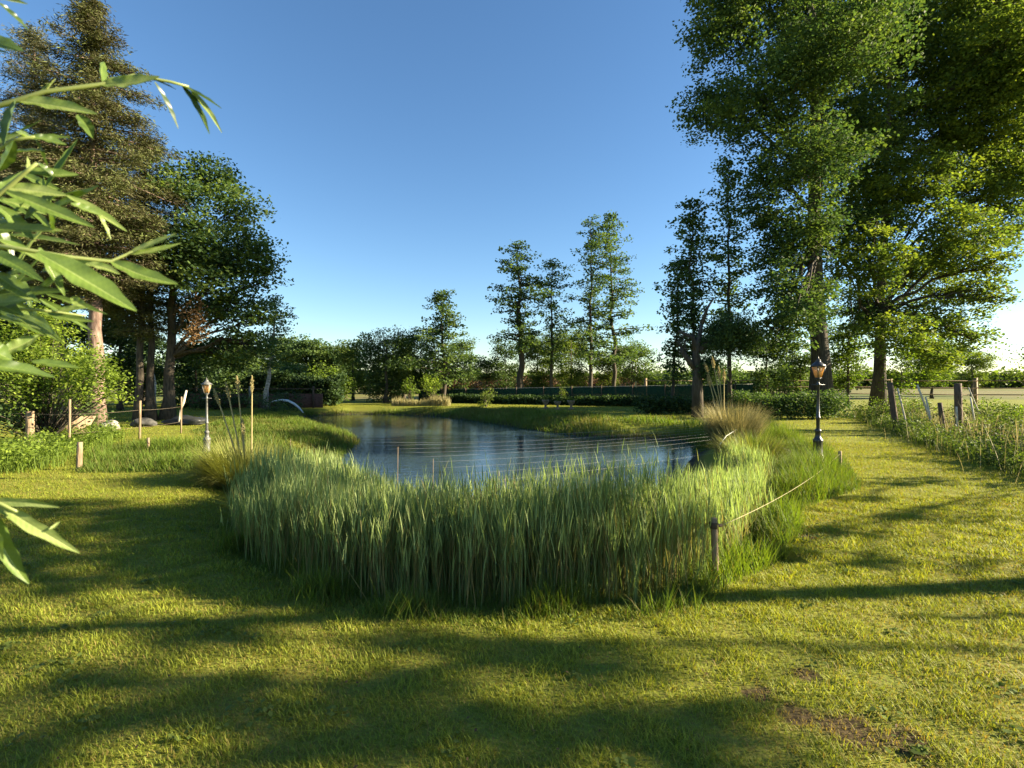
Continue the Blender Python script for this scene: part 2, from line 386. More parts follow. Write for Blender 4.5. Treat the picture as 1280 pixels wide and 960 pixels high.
def branchy(name, label, cat, base, trunk_r, top, prof, nbr, leafmat, barkmat, per=14, leaf=0.12, crad=0.22, droop=0.1, asp=0.6,
            group=None, tb=0.5, tv=0.2, flat=0.5, spacing=0.42, rise=0.15, needle=False, skew=(0, 0), bare=0):
    """a straight stem with branches all the way up: alders, young trees and spruces; prof = [(fraction of height, branch length)]"""
    root = empty(name, base, label, cat, group)
    b = np.array(base, float); T = np.array(top, float)
    tk = MB(); n = 14; pts = bez(b, T, 0, n, trunk_r * (0.12 if needle else 0.35)); f = np.linspace(0, 1, n)
    rad = trunk_r * (1 - f * 0.9); rad[0] *= 1.3
    tk.tube(pts, rad, 8)
    pf = np.array(prof); cr = MB(); cs = []; ds = []
    H = np.linalg.norm(T - b)
    for i in range(nbr):
        t = pf[0, 0] + (pf[-1, 0] - pf[0, 0]) * ((i + R.random()) / nbr)
        Lb = np.interp(t, pf[:, 0], pf[:, 1]) * R.choice([0.4, .75, 1.0, 1.25], p=[.22, .30, .33, .15]) * R.uniform(.85, 1.1)
        az = R.random() * 2 * math.pi
        s = b + (T - b) * t
        s = np.array([np.interp(t, f, pts[:, k]) for k in range(3)])
        e = s + np.array([math.cos(az) * Lb, math.sin(az) * Lb, rise * Lb - droop * Lb]) + np.array([skew[0], skew[1], 0]) * Lb
        br = bez(s, e, droop * Lb * 0.4 if not needle else 0.0, 5, 0.02 * Lb)
        r0 = min(trunk_r * 0.3, trunk_r * (1 - t * .9) * .5)
        tk.tube(br, np.linspace(r0, 0.006, 5), 4, False)
        if t < bare: continue
        m = max(2, int(Lb / spacing))
        for s_ in np.linspace(0.3 if Lb > .8 else 0.1, 1.03, m):
            p = br[0] + (br[-1] - br[0]) * s_; p[2] += droop * Lb * 0.4 * 4 * s_ * (1 - s_) if not needle else 0
            lat = R.normal(size=3) * (0.16 * Lb * (1.1 - s_) + .08); lat[2] *= .4
            cs.append(p + lat); ds.append([math.cos(az), math.sin(az), -droop])
            if needle:
                for sg in (-1, 1):
                    q = p + np.array([-math.sin(az), math.cos(az), 0]) * sg * 0.32 * Lb * (1.05 - s_) * R.uniform(.6, 1.1) + R.normal(size=3) * .06
                    cs.append(q); ds.append([math.cos(az) - sg * math.sin(az), math.sin(az) + sg * math.cos(az), -droop - .5])
    cs.append(T); ds.append([0, 0, 1.])
    cs = np.array(cs); ds = np.array(ds)
    clumps(cr, cs, crad, per, leaf, flat=flat, tb=tb, tv=tv, asp=asp, dirn=ds if needle else None)
    tk.build('trunk', barkmat, root, True); cr.build('crown', leafmat, root)
    return root

# ------------------------------------------------------------------ the pond and the ground
WATER_Z = -0.40
POND = np.array([(-1.0, 5.5), (-2.6, 6.8), (-3.6, 9.0), (-4.3, 12.0), (-5.0, 16.6), (-6.4, 19.6), (-7.9, 21.6), (-9.6, 24.4), (-11.2, 27.0), (-11.0, 29.0),
                 (-9.5, 29.9), (-7.0, 29.6), (-4.0, 28.2), (-1.5, 24.6), (0.3, 21.3), (1.8, 18.9), (2.9, 17.7), (4.4, 17.7), (5.7, 17.2), (5.5, 15.0),
                 (4.2, 12.6), (3.1, 10.0), (3.0, 7.6), (2.3, 6.0), (0.6, 5.3)])

def inside(poly, x, y):
    r = np.zeros(len(x), bool); m = len(poly)
    for i in range(m):
        x0, y0 = poly[i]; x1, y1 = poly[(i + 1) % m]
        if y0 == y1: continue
        r ^= ((y0 > y) != (y1 > y)) & (x < (x1 - x0) * (y - y0) / (y1 - y0) + x0)
    return r
def sdist(poly, x, y):
    d = np.full(len(x), 1e9); m = len(poly)
    for i in range(m):
        x0, y0 = poly[i]; x1, y1 = poly[(i + 1) % m]
        dx, dy = x1 - x0, y1 - y0
        t = np.clip(((x - x0) * dx + (y - y0) * dy) / (dx * dx + dy * dy), 0, 1)
        d = np.minimum(d, np.hypot(x - x0 - t * dx, y - y0 - t * dy))
    return np.where(inside(poly, x, y), -d, d)
def gz(x, y):
    x = np.atleast_1d(np.asarray(x, float)); y = np.atleast_1d(np.asarray(y, float))
    s = sdist(POND, x, y)
    wdt = np.where(y > 15, 1.3, np.where(x > 2.6, 1.1, 1.8))
    t = np.clip(s / wdt, 0, 1); z = -0.42 + 0.42 * (t * t * (3 - 2 * t))
    z = np.where(s < 0, -0.42 + np.maximum(s, -1.5) * 0.35, z)
    z = z + np.where(s > 0.3, 0.012 * np.sin(x * 1.7 + np.sin(y * 1.1)) * np.sin(y * 1.9 + 1), 0) * (np.hypot(x, y) < 60)
    return z
def g1(x, y): return float(gz(x, y)[0])

gx = np.concatenate([-np.geomspace(18, 2500, 42)[::-1], np.arange(-17.8, 17.9, 0.2), np.geomspace(18, 2500, 42)])
gy = np.concatenate([-np.geomspace(4, 2500, 30)[::-1], np.arange(-3.8, 34, 0.2), np.geomspace(34.2, 2600, 46)])
X, Y = np.meshgrid(gx, gy); Z = gz(X.ravel(), Y.ravel())
mb = MB(); nx = len(gx); ii, jj = np.meshgrid(np.arange(nx - 1), np.arange(len(gy) - 1)); o_ = (jj * nx + ii).ravel()[:, None]
mb.add(np.stack([X.ravel(), Y.ravel(), Z], -1), np.concatenate([o_, o_ + 1, o_ + nx + 1, o_ + nx], 1))
tag(mb.build('ground', M['ground'], None, True), kind='structure')

mb = MB(); cen = POND.mean(0); ring = []
grow = 0.35
for i in range(len(POND)):
    p = POND[i]; tg = POND[(i + 1) % len(POND)] - POND[i - 1]; nn = np.array([-tg[1], tg[0]]); nn /= np.linalg.norm(nn)
    q = p + nn * grow
    if inside(POND, np.array([q[0]]), np.array([q[1]]))[0]: q = p - nn * grow
    ring.append(q)
import bmesh
bm = bmesh.new(); vs = [bm.verts.new((q[0], q[1], WATER_Z)) for q in ring]; fc = bm.faces.new(vs); bmesh.ops.triangulate(bm, faces=[fc])
for f_ in bm.faces:
    if f_.normal.z < 0: f_.normal_flip()
me = bpy.data.meshes.new('water'); bm.to_mesh(me); bm.free(); me.materials.append(M['water'])
wo = bpy.data.objects.new('water', me); COL.objects.link(wo); tag(wo, kind='structure')

# ------------------------------------------------------------------ grass, reeds and bank growth (nobody could count these)
REEDS = np.array([G(285, 645), G(300, 700), G(380, 738), G(480, 758), G(600, 766), G(800, 760), G(885, 742)] + [(2.25, 5.0), (3.2, 6.4), (4.0, 7.9), (4.0, 9.0), (3.6, 9.0), (3.0, 7.8), (2.0, 6.7),
                 (0.9, 6.0), (-0.2, 5.9), (-1.1, 6.6), (-1.7, 7.7), (-2.4, 8.6), (-3.0, 9.2), (-3.6, 9.2), (-3.75, 8.0)])
RBANK = np.array([G(870, 748), G(915, 735), G(955, 708), G(1000, 675), G(1000, 640), G(1078, 612), G(1062, 580), G(1005, 556), G(965, 540), (5.9, 16.5), (5.2, 13.0), (4.3, 10.6), (4.0, 8.6), (2.9, 6.2), (1.9, 4.8)])
LSTRIP = np.array([G(95, 592), G(250, 590), G(318, 600), G(330, 565), G(250, 557), G(180, 556), G(110, 562)])
LBANK = np.array([G(322, 600), (-3.2, 9.4), (-3.9, 12.0), (-4.6, 16.6), (-6.0, 19.6), (-7.5, 21.6), (-9.2, 24.4), (-11.0, 27), (-13, 28), (-12.6, 24), (-11.5, 20), (-10, 16), (-7.3, 12.2)])

def scatter(poly, n):
    lo = poly.min(0); hi = poly.max(0); p = lo + (hi - lo) * R.random((int(n * 3), 2)); k = inside(poly, p[:, 0], p[:, 1])
    return p[k][:n]
def area(poly):
    x, y = poly[:, 0], poly[:, 1]; return 0.5 * abs(np.dot(x, np.roll(y, -1)) - np.dot(y, np.roll(x, -1)))
def patch(x, y, s=1.0):      # smooth noise in 0..1
    return 0.5 + 0.25 * (np.sin(x * 1.3 * s + 1.7 * np.sin(y * .9 * s)) + np.sin(y * 1.7 * s + 2.1 * np.sin(x * .7 * s + 1)))

# lawn: blades over the visible wedge, density falling with distance
lawn = MB()
WORN = [(1.55, 2.33, .16), (1.36, 2.42, .10), (1.75, 2.25, .12), (1.25, 2.62, .09), (1.6, 2.75, .10), (1.1, 2.85, .07), (2.0, 2.7, .08), (.75, 2.6, .06), (2.3, 3.4, .08), (3.0, 5.2, .12), (2.4, 2.2, .1), (-.4, 2.3, .05), (.3, 3.1, .05)]
def lawn_band(y0, y1, dens, L, W, segs):
    n = int(dens * ((y1 + y0) * 1.12 + 1.0) * (y1 - y0))
    y = np.sqrt(R.random(n) * (y1 ** 2 - y0 ** 2) + y0 ** 2)
    x = (R.random(n) * 2 - 1) * (y * 1.12 + 0.5)
    m = int(dens * 4.4 * (y1 - y0) * .45)       # thinner margin beside the view
    y2 = y0 + (y1 - y0) * R.random(m); x2 = np.where(R.random(m) < .5, 1, -1) * (y2 * 1.12 + .5 + 2.6 * R.random(m) ** 1.3)
    x = np.concatenate([x, x2]); y = np.concatenate([y, y2]); n = len(x)
    k = ~inside(REEDS, x, y) & ~inside(RBANK, x, y) & ~inside(LSTRIP, x, y) & (sdist(POND, x, y) > 0.9) & (x < np.interp(y, [0, 8.2, 11.4, 14.6, 19, 22.7, 60], [8.4, 8.4, 9.8, 11.2, 13.2, 15.2, 16]))
    # worn brown patches in the lower right
    worn = np.clip(patch(x, y, 4.2) * 1.5 - 0.95, 0, 1) * np.clip((x - 0.2) * .8, 0, 1) * np.clip(4.4 - y, 0, 1)
    for wx, wy, wr in WORN:
        worn = np.maximum(worn, np.clip(1.35 - np.hypot(x - wx, (y - wy) * 1.2) / wr * (0.7 + .6 * patch(x, y, 14)), 0, 1))
    k &= R.random(n) > worn * 0.85
    x, y, worn = x[k], y[k], worn[k]; n = len(x)
    tuft = patch(x, y, 9.0)
    z = gz(x, y) - 0.004
    base = np.stack([x, y, z], -1)
    t = 0.55 + 0.25 * (patch(x, y, 1.1) - .5) + 0.4 * (tuft - .5) + R.normal(size=n) * 0.2 - worn * 0.4
    t = np.where(R.random(n) < 0.12, R.random(n) * 0.3, t)
    LL = L * (0.45 + 0.8 * R.random(n) ** 1.5) * (0.5 + 0.9 * tuft)
    ribbons(lawn, base, R.random(n) * 6.283, R.random(n) * 0.75, LL, W * (0.7 + .6 * R.random(n)), segs, 0.6 + 0.5 * R.random(n), np.clip(t, 0, 1))
lawn_band(0.45, 1.2, 7000, 0.042, 0.005, 2)
lawn_band(1.2, 2.6, 15000, 0.042, 0.0040, 2)
lawn_band(2.6, 4.2, 10500, 0.045, 0.0048, 2)
lawn_band(4.2, 7.0, 7000, 0.048, 0.0065, 2)
lawn_band(7.0, 13.0, 2600, 0.055, 0.011, 1)
lawn_band(13.0, 34.0, 260, 0.06, 0.024, 1)
tag(lawn.build('lawn_grass', M['lawn']), 'short mown yellow-green lawn around the pond', 'grass', kind='stuff')

cw = MB(); k0 = 90; cx_ = []; 
for i in range(k0):
    yy = 1.7 + 4.5 * random.random() ** 1.3; xx = (random.random() * 2 - 1) * yy * 1.05; m_ = random.randint(6, 26); rr_ = random.uniform(.02, .09)
    cx_.append(np.stack([xx + R.normal(size=m_) * rr_, yy + R.normal(size=m_) * rr_, np.full(m_, .022)], -1))
cx_ = np.vstack(cx_); k = ~inside(REEDS, cx_[:, 0], cx_[:, 1]) & ~inside(RBANK, cx_[:, 0], cx_[:, 1]); cx_ = cx_[k]; cx_[:, 2] += gz(cx_[:, 0], cx_[:, 1])
leaves(cw, cx_, .022 + .016 * R.random(len(cx_)), .3 + .4 * R.random(len(cx_)), 2.0, .8)
tag(cw.build('lawn_weeds', M['olive_leaf']), 'small round-leaved weeds growing in the lawn', 'weeds', kind='stuff')
fl_ = MB(); n = 420; y = 1.6 + 6 * R.random(n) ** 1.3; x = (R.random(n) * 2 - 1) * (y * 1.1 + .3); k = ~inside(REEDS, x, y) & ~inside(RBANK, x, y); x, y = x[k], y[k]
leaves(fl_, np.stack([x, y, gz(x, y) + .022], -1), .012 + .014 * R.random(len(x)), .5 * R.random(len(x)), 1.5, .6)
tag(fl_.build('fallen_leaves', M['dead_leaf']), 'small brown leaves scattered on the lawn', 'leaves', kind='stuff')

# reeds
reed = MB()
p = scatter(REEDS, int(area(REEDS) * 800)); x, y = p[:, 0], p[:, 1]; k = R.random(len(x)) < np.clip(-sdist(REEDS, x, y) / .4 + .2 + .5 * patch(x, y, 6), 0, 1) * np.clip(.55 + .8 * patch(x, y, 2.9), 0, 1); x, y = x[k], y[k]; n = len(x)
hh = (0.74 + 0.22 * patch(x, y, 1.6) + .12 * patch(x, y, 4.5)) * (0.72 + 0.38 * R.random(n)) * np.where(R.random(n) < .06, 1.16, 1)
edge = np.clip((-sdist(REEDS, x, y) + .25 * patch(x, y, 4)) / 0.6, 0.0, 1); hh *= 0.42 + 0.58 * edge ** .7
hh *= np.interp(x, [-4.5, -2.5, 0, 2.4, 3.2, 4, 5], [0.95, 1.0, 1.0, 1.05, .92, .78, .62]) * (0.92 + .16 * patch(x, y, .8))
z = gz(x, y); dead = R.random(n) < np.where(x > 2.3, .45 + .4 * patch(x, y, 3), .42)
az = R.random(n) * 6.283; ln = np.abs(R.normal(size=n)) * 0.11; ln = np.where(R.random(n) < .04, .5, ln)
lean_x = np.interp(x, [-3, 0, 3], [0.0, -0.02, -0.10])      # the right-hand reeds lean towards the left
base = np.stack([x, y, z - .02], -1)
ribbons(reed, base, az, ln, hh * .93, 0.0075, 3, 0.05, np.where(dead, 0.12 + .1 * R.random(n), 0.45 + 0.2 * R.random(n)), face=R.random(n) * 6.283)
for k in range(7):
    f = 0.28 + 0.105 * k + 0.05 * R.random(n)
    ht = hh * 0.93 * f
    keep = (R.random(n) < (0.22 if k < 3 else 0.95)) & (ht > 0.12)
    b2 = base + np.stack([np.cos(az) * np.sin(ln) * ht + lean_x * 0, np.sin(az) * np.sin(ln) * ht, ht * np.cos(ln)], -1)
    a2 = R.normal(size=n) * 0.9 + np.where(R.random(n) < np.where(x > 1.5, .25, .5), 0.2, math.pi + .2)
    t = np.where((dead & (k < 4)) | (R.random(n) < .06), 0.05 + 0.25 * R.random(n), 0.5 + 0.3 * k / 6 + R.normal(size=n) * 0.15)
    ribbons(reed, b2[keep], a2[keep], (0.08 + 0.17 * R.random(n))[keep], (0.13 + 0.12 * R.random(n))[keep] * (1.0 if k < 6 else .8), (0.006 + 0.005 * R.random(n))[keep], 3,
            (0.05 + 0.5 * R.random(n) ** 2)[keep], np.clip(t, 0, 1)[keep])
tag(reed.build('reeds', M['reed']), 'dense belt of tall green reeds along the near pond edge', 'reeds', kind='stuff')

# rough grass on the banks
rg = MB()
def rough(poly, dens, hmin, hmax, W, segs=3, tb=.6, curl=.9):
    p = scatter(poly, int(area(poly) * dens)); x, y = p[:, 0], p[:, 1]; s = sdist(POND, x, y); k = s > -0.1; x, y = x[k], y[k]; n = len(x)
    pt = patch(x, y, 2.2); h = (hmin + (hmax - hmin) * pt) * (0.6 + 0.6 * R.random(n)) * (0.45 + 0.55 * np.clip(-sdist(poly, x, y) / .4, 0, 1))
    h = h * np.clip(np.hypot(x - 5.8, (y - 9.3) * .5) / 1.0, .18, 1) * np.clip(np.hypot(x + 6.62, y - 10.8) / 1.1, .3, 1)
    t = np.where(R.random(n) < .14, .1 + .1 * R.random(n), tb + (pt - .5) * .5 + R.normal(size=n) * .15)
    ribbons(rg, np.stack([x, y, gz(x, y) - .01], -1), R.random(n) * 6.283, .1 + .4 * R.random(n), h, W * (.7 + .6 * R.random(n)), segs, curl * R.random(n), np.clip(t, 0, 1))
fr = np.array([G(285, 645), G(300, 700), G(380, 738), G(480, 758), G(600, 766), G(800, 760), G(885, 742)]); seg = np.hypot(*(fr[1:] - fr[:-1]).T); cs_ = np.concatenate([[0], np.cumsum(seg)])
n = 15000; u = R.random(n) * cs_[-1]; x = np.interp(u, cs_, fr[:, 0]) + R.normal(size=n) * .08; y = np.interp(u, cs_, fr[:, 1]) + R.normal(size=n) * .11 + .02
ribbons(rg, np.stack([x, y, gz(x, y) - .01], -1), R.random(n) * 6.283, .1 + .5 * R.random(n), (.05 + .26 * patch(x, y, 5) ** 2) * (.5 + .8 * R.random(n)), .005 * (.7 + .6 * R.random(n)), 3, 1.0 * R.random(n), np.clip(np.where(R.random(n) < .2, .1, .6) + R.normal(size=n) * .15, 0, 1))
rough(RBANK, 2400, 0.14, 0.74, 0.008, tb=.6)
rough(LSTRIP, 900, 0.12, 0.42, 0.012, tb=.55)
rough(LBANK, 520, 0.08, 0.26, 0.016, tb=.4)
# strip round the far shore
n = 90000; x = R.random(n) * 21 - 14; y = R.random(n) * 19 + 14; s = sdist(POND, x, y)
wd = np.interp(x, [-8, -2, 1, 4, 7], [0.5, 1.4, 3.6, 3.6, 3.2]); k = (s > -.05) & (s < wd * (0.6 + .6 * patch(x, y, 1.4))) & ((x > -9) | (y > 28)); x, y, s = x[k], y[k], s[k]; n = len(x)
ribbons(rg, np.stack([x, y, gz(x, y) - .01], -1), R.random(n) * 6.283, .1 + .4 * R.random(n), (.10 + .28 * patch(x, y, 1.9)) * (.6 + .6 * R.random(n)), .022, 2, .7 * R.random(n),
        np.clip(.38 + .5 * (patch(x, y, 1.1) - .5) + R.normal(size=n) * .17, 0, 1))
tag(rg.build('bank_grass', M['rough_grass']), 'rough uncut grass on the pond banks', 'grass', kind='stuff')

# leafy weeds: along the right hedge foot, lower left border, right bank tufts
def weeds(name, label, line, width, height, dens, leaf, mat, tb=.55, per=14, crad=.12):
    mb = MB(); line = np.array(line, float); seg = np.hypot(*(line[1:] - line[:-1]).T); tot = seg.sum(); n = int(tot * width * dens)
    u = R.random(n) * tot; cs = np.concatenate([[0], np.cumsum(seg)])
    x = np.interp(u, cs, line[:, 0]); y = np.interp(u, cs, line[:, 1]); x += (R.random(n) - .5) * width; y += (R.random(n) - .5) * width * .5
    h = height * (.35 + .65 * patch(x, y, 2.7)) * R.random(n) ** .6
    g = gz(x, y); clumps(mb, np.stack([x, y, g + h], -1), crad, per, leaf, tb=tb, tv=.22, flat=.8)
    m = n // 2; ribbons(mb, np.stack([x[:m], y[:m], g[:m]], -1), R.random(m) * 6.28, .15 * R.random(m), h[:m] + .05, .012, 2, .2, .45)
    k = R.integers(0, n, n * 6); xx = x[k] + R.normal(size=n * 6) * .15; yy = y[k] + R.normal(size=n * 6) * .15
    ribbons(mb, np.stack([xx, yy, gz(xx, yy)], -1), R.random(n * 6) * 6.28, .2 * R.random(n * 6), .12 + .25 * R.random(n * 6), .011, 2, .8 * R.random(n * 6), np.clip(tb + R.normal(size=n * 6) * .2, 0, 1))
    return tag(mb.build(name, mat), label, 'weeds', kind='stuff')
weeds('hedge_foot_weeds', 'nettles and grass along the foot of the right boundary', [(8.6, 5.0), (9.0, 8.6), (10.3, 11.6), (11.8, 14.8), (13.9, 19), (15.8, 22.7)], 1.2, 0.5, 60, .06, M['olive_leaf'], .35)
dg = MB(); n = 1500; u = R.random(n); yy = 5 + 17 * u; xx = np.interp(yy, [5, 8.6, 11.6, 14.8, 19, 22.7], [9.3, 9.6, 11.0, 12.6, 14.8, 16.8]) + R.normal(size=n) * .75
ribbons(dg, np.stack([xx, yy, gz(xx, yy)], -1), R.random(n) * 6.28, .25 * R.random(n), (.35 + .75 * patch(xx, yy, 1.3)) * (.5 + .6 * R.random(n)), .012, 3, .5 * R.random(n), np.clip(.5 + R.normal(size=n) * .3, 0, 1))
tag(dg.build('dry_grass', M['dry_grass']), 'dry grass stalks standing in the right boundary growth', 'grass', kind='stuff')
weeds('border_weeds', 'low leafy weeds along the left border of the lawn', [G(-60, 590), G(0, 590), G(40, 570), G(95, 560), G(120, 545)], 1.5, 0.5, 55, .06, M['fresh_leaf'], .45)

# ------------------------------------------------------------------ trees
def lob(px, py, rpx, d, ry=None, rz=None, dd=0.0):
    """crown lobe at photo position and distance, as real metres"""
    c = P(px, py, d + dd); r = rpx * d / F
    return (c[0], c[1], c[2], r, ry or r, rz or r * 0.82)
def bp(px, d): x = (px - 640) / F * d; return (x, d, g1(x, d))

# two big oaks on the right
D = 24.0
b_ = bp(1027, D)
broadleaf('oak_tree', 'tallest dark oak, thick trunk directly behind the black lamp post', 'tree', b_, 0.40, P(1005, -260, D),
          [lob(905, 40, 52, D), lob(893, 140, 46, D, dd=1), lob(955, 130, 60, D, dd=-2), lob(950, -40, 80, D), lob(1030, 40, 85, D, dd=2), lob(1040, 60, 70, D, dd=-3),
           lob(960, 225, 42, D, dd=.5), lob(1060, 165, 70, D, dd=1), lob(1000, 290, 45, D, dd=-1), lob(985, 365, 42, D, dd=-1.5), lob(1070, 290, 50, D, dd=2), lob(1035, -130, 110, D),
           lob(975, 420, 34, D, dd=-1), lob(975, 320, 40, D, dd=1), lob(1005, 385, 34, D, dd=-3), lob(950, 270, 26, D), lob(1110, 60, 60, D, dd=3), lob(900, -60, 60, D), lob(1090, 400, 32, D, dd=3), lob(1020, 200, 50, D, dd=-3)],
          M['oak_leaf'], M['bark'], dens=9.0, per=27, leaf=0.145, crad=0.36, tb=.5, tv=.24, low=.28, group='oaks on the right')
D = 27.0
b_ = bp(1097, D)
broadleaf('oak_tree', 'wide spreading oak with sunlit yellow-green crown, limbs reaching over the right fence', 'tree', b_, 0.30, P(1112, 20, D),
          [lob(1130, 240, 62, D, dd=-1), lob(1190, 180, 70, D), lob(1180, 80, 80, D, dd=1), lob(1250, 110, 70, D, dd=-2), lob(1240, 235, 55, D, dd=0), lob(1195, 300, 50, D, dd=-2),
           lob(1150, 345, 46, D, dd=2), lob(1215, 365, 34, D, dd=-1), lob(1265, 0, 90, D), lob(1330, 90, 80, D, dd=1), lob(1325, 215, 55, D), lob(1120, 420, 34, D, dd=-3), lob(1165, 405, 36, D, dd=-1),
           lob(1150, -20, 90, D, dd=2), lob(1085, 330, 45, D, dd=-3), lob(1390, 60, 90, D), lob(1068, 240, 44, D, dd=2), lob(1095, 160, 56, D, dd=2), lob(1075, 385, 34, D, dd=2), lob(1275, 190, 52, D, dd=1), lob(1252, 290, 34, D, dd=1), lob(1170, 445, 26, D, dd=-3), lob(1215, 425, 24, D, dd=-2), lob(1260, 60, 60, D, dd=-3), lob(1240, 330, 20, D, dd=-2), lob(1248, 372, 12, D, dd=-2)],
          M['sunlit_oak'], M['bark'], dens=8.6, per=26, leaf=0.15, crad=0.36, tb=.64, tv=.2, low=.25, group='oaks on the right')

D = 16.5
broadleaf('oak_tree', 'boundary oak beyond the right edge whose shade falls over the left pond bank', 'tree', (26, D, 0), .34, (26, D, 11.5),
          [(26, D, 9, 2.6, 2.0, 1.6), (24.6, D - .6, 8.2, 1.7, 1.3, 1.2), (27.4, D, 8.6, 2.0, 2.0, 1.6), (26, D - 1, 11.4, 2.2, 1.5, 1.3), (26, D + 1.5, 10, 2.2, 1.6, 1.4)],
          M['oak_leaf'], M['bark'], dens=6.5, per=24, leaf=.16, crad=.36, tb=.65, low=.4, group='oaks on the right')

# alders beyond the green fence
A = 'slim alders beyond the green fence'
alder = [  # px foot, px top, top py, d, trunk r, profile, n, label
    (652, 648, 306, 38, .28, [(.30, 1.6), (.42, 1.7), (.5, 1.0), (.62, 2.2), (.74, 2.4), (.86, 1.6), (1, .7)], 64, 'dark thick-stemmed alder with a notched crown, leftmost of the tall far trees', .35),
    (689, 690, 327, 39, .14, [(.25, .7), (.4, 1.1), (.6, 1.3), (.8, 1.5), (.95, 1.0), (1, .4)], 48, 'thin alder between the dark notched alder and the two tallest far trees', .5),
    (738, 738, 277, 38, .16, [(.2, 1.0), (.35, 1.6), (.55, 1.4), (.75, 1.4), (.9, 1.3), (1, .6)], 64, 'tall rounded-top alder, left of the two tallest far trees', .45),
    (768, 762, 269, 39, .17, [(.2, 1.7), (.38, 2.0), (.55, 1.8), (.7, 1.7), (.85, 1.1), (1, .35)], 70, 'tallest far alder with side branches reaching right', .5),
    (556, 552, 366, 36, .16, [(.18, 2.1), (.3, 2.3), (.5, 1.9), (.7, 1.4), (.9, .8), (1, .3)], 70, 'cone-shaped alder standing alone left of the green fence', .6),
    (839, 850, 326, 28, .11, [(.2, .6), (.4, .9), (.6, .9), (.8, .8), (1, .3)], 46, 'slender leaning alder, left of the forked old willow', .45),
    (868, 863, 254, 27, .13, [(.26, .6), (.45, .9), (.62, 1.1), (.8, .9), (.92, .7), (1, .3)], 60, 'tall alder rising behind the forked old willow', .4),
    (912, 909, 205, 29, .15, [(.3, 1.0), (.42, 1.3), (.6, 1.4), (.8, 1.3), (1, .5)], 60, 'tall alder touching the left edge of the great oak', .5)]
for px, pt, ty, d, r, prof, nb, lb, tb in alder:
    branchy('alder_tree', lb, 'tree', bp(px, d), r, P(pt, ty, d), prof, nb, M['alder_leaf'], M['bark'], per=34, leaf=.18, crad=.36, droop=.05, asp=.72, tb=tb, tv=.22, group=A, spacing=.42, flat=.5)

# small and middle-sized trees behind the pond
def round_tree(px, py, hw, d, label, mat, foot=None, tb=.5, name='broadleaf_tree', group='trees behind the pond', tall=1.0, r=.12, leaf=.16, low_to=488, dens=11):
    """crown from py (its top) down to low_to"""
    b = bp(foot or px, d); H = (low_to - py)
    ls = []
    n = max(2, int(round(H / (hw * 1.1))))
    for i in range(n):
        f = (i + .5) / n; yy = py + f * H; wdt = hw * (0.62 + .38 * math.sin(math.pi * min(1, f * 1.1 + .12)))
        for s in ((-1, 1) if hw > 14 else (0,)):
            ls.append(lob(px + s * wdt * .42 + R.normal() * hw * .05, yy + R.normal() * hw * .08, wdt * .62, d, rz=H / n * .62 * d / F * tall, dd=R.normal() * hw * d / F * .35))
    return broadleaf(name, label, 'tree', b, r, P(px, py + H * .12, d), ls, mat, M['bark'], dens=dens, per=30, leaf=leaf * .9, crad=.4, tb=tb, group=group, low=.15, limbs=True)
round_tree(372, 428, 38, 52, 'broad rounded far tree just right of the birch', M['alder_leaf'], tb=.55, leaf=.24)
round_tree(418, 434, 26, 50, 'lower rounded far tree behind the yellow-green bush', M['alder_leaf'], tb=.6, leaf=.24)
round_tree(441, 428, 22, 40, 'olive tree left of the dark spreading tree', M['olive_leaf'], tb=.5)
round_tree(483, 418, 34, 36, 'dark spreading tree with pale sunlit top, mid bank', M['dark_leaf'], tb=.65, r=.16, low_to=500)
round_tree(505, 424, 16, 40, 'pale olive treetop behind the dark spreading tree', M['olive_leaf'], tb=.55)
round_tree(526, 416, 20, 39, 'dark green tree tucked left of the cone-shaped alder', M['dark_leaf'], tb=.55)
round_tree(580, 425, 16, 42, 'light tree at the right foot of the cone-shaped alder', M['alder_leaf'], tb=.7)
round_tree(608, 447, 18, 44, 'small round-headed tree left of the dark notched alder', M['alder_leaf'], tb=.5, low_to=480)
round_tree(672, 422, 26, 46, 'lower olive tree filling between the first far alders', M['olive_leaf'], tb=.4)
round_tree(714, 412, 30, 47, 'olive tree left of the rounded-top alder', M['olive_leaf'], tb=.45)
round_tree(790, 430, 24, 44, 'light green tree at the foot of the tallest far alder', M['alder_leaf'], tb=.7, low_to=480)
round_tree(632, 430, 18, 43, 'lower dark tree under the notched alder', M['dark_leaf'], tb=.5)
round_tree(760, 440, 22, 46, 'pale tree behind the foot of the tallest alders', M['olive_leaf'], tb=.6)
# behind the oaks
Gk = 'trees behind the oaks'
round_tree(958, 425, 30, 30, 'green tree under the left side of the great oak', M['oak_leaf'], tb=.5, group=Gk)
round_tree(1000, 440, 24, 33, 'low green tree left of the great oak trunk', M['oak_leaf'], tb=.6, group=Gk)
round_tree(1060, 405, 26, 31, 'sunlit tree between the two oak trunks', M['fresh_leaf'], tb=.3, group=Gk)
round_tree(1165, 425, 36, 44, 'soft yellow-green tree beyond the right fences', M['fresh_leaf'], tb=.35, group=Gk, low_to=478)
round_tree(1215, 443, 24, 50, 'small hazy tree right of the yellow-green tree beyond the fences', M['olive_leaf'], tb=.6, group=Gk, low_to=480)
round_tree(1126, 440, 16, 23, 'small fresh green sapling beside the spreading oak trunk', M['fresh_leaf'], tb=.5, group=Gk, r=.06, low_to=492, leaf=.11)
round_tree(1290, 425, 30, 15.5, 'sparse yellow tree at the far right edge', M['fresh_leaf'], tb=.5, group=Gk, r=.07, leaf=.085, low_to=505, dens=6)

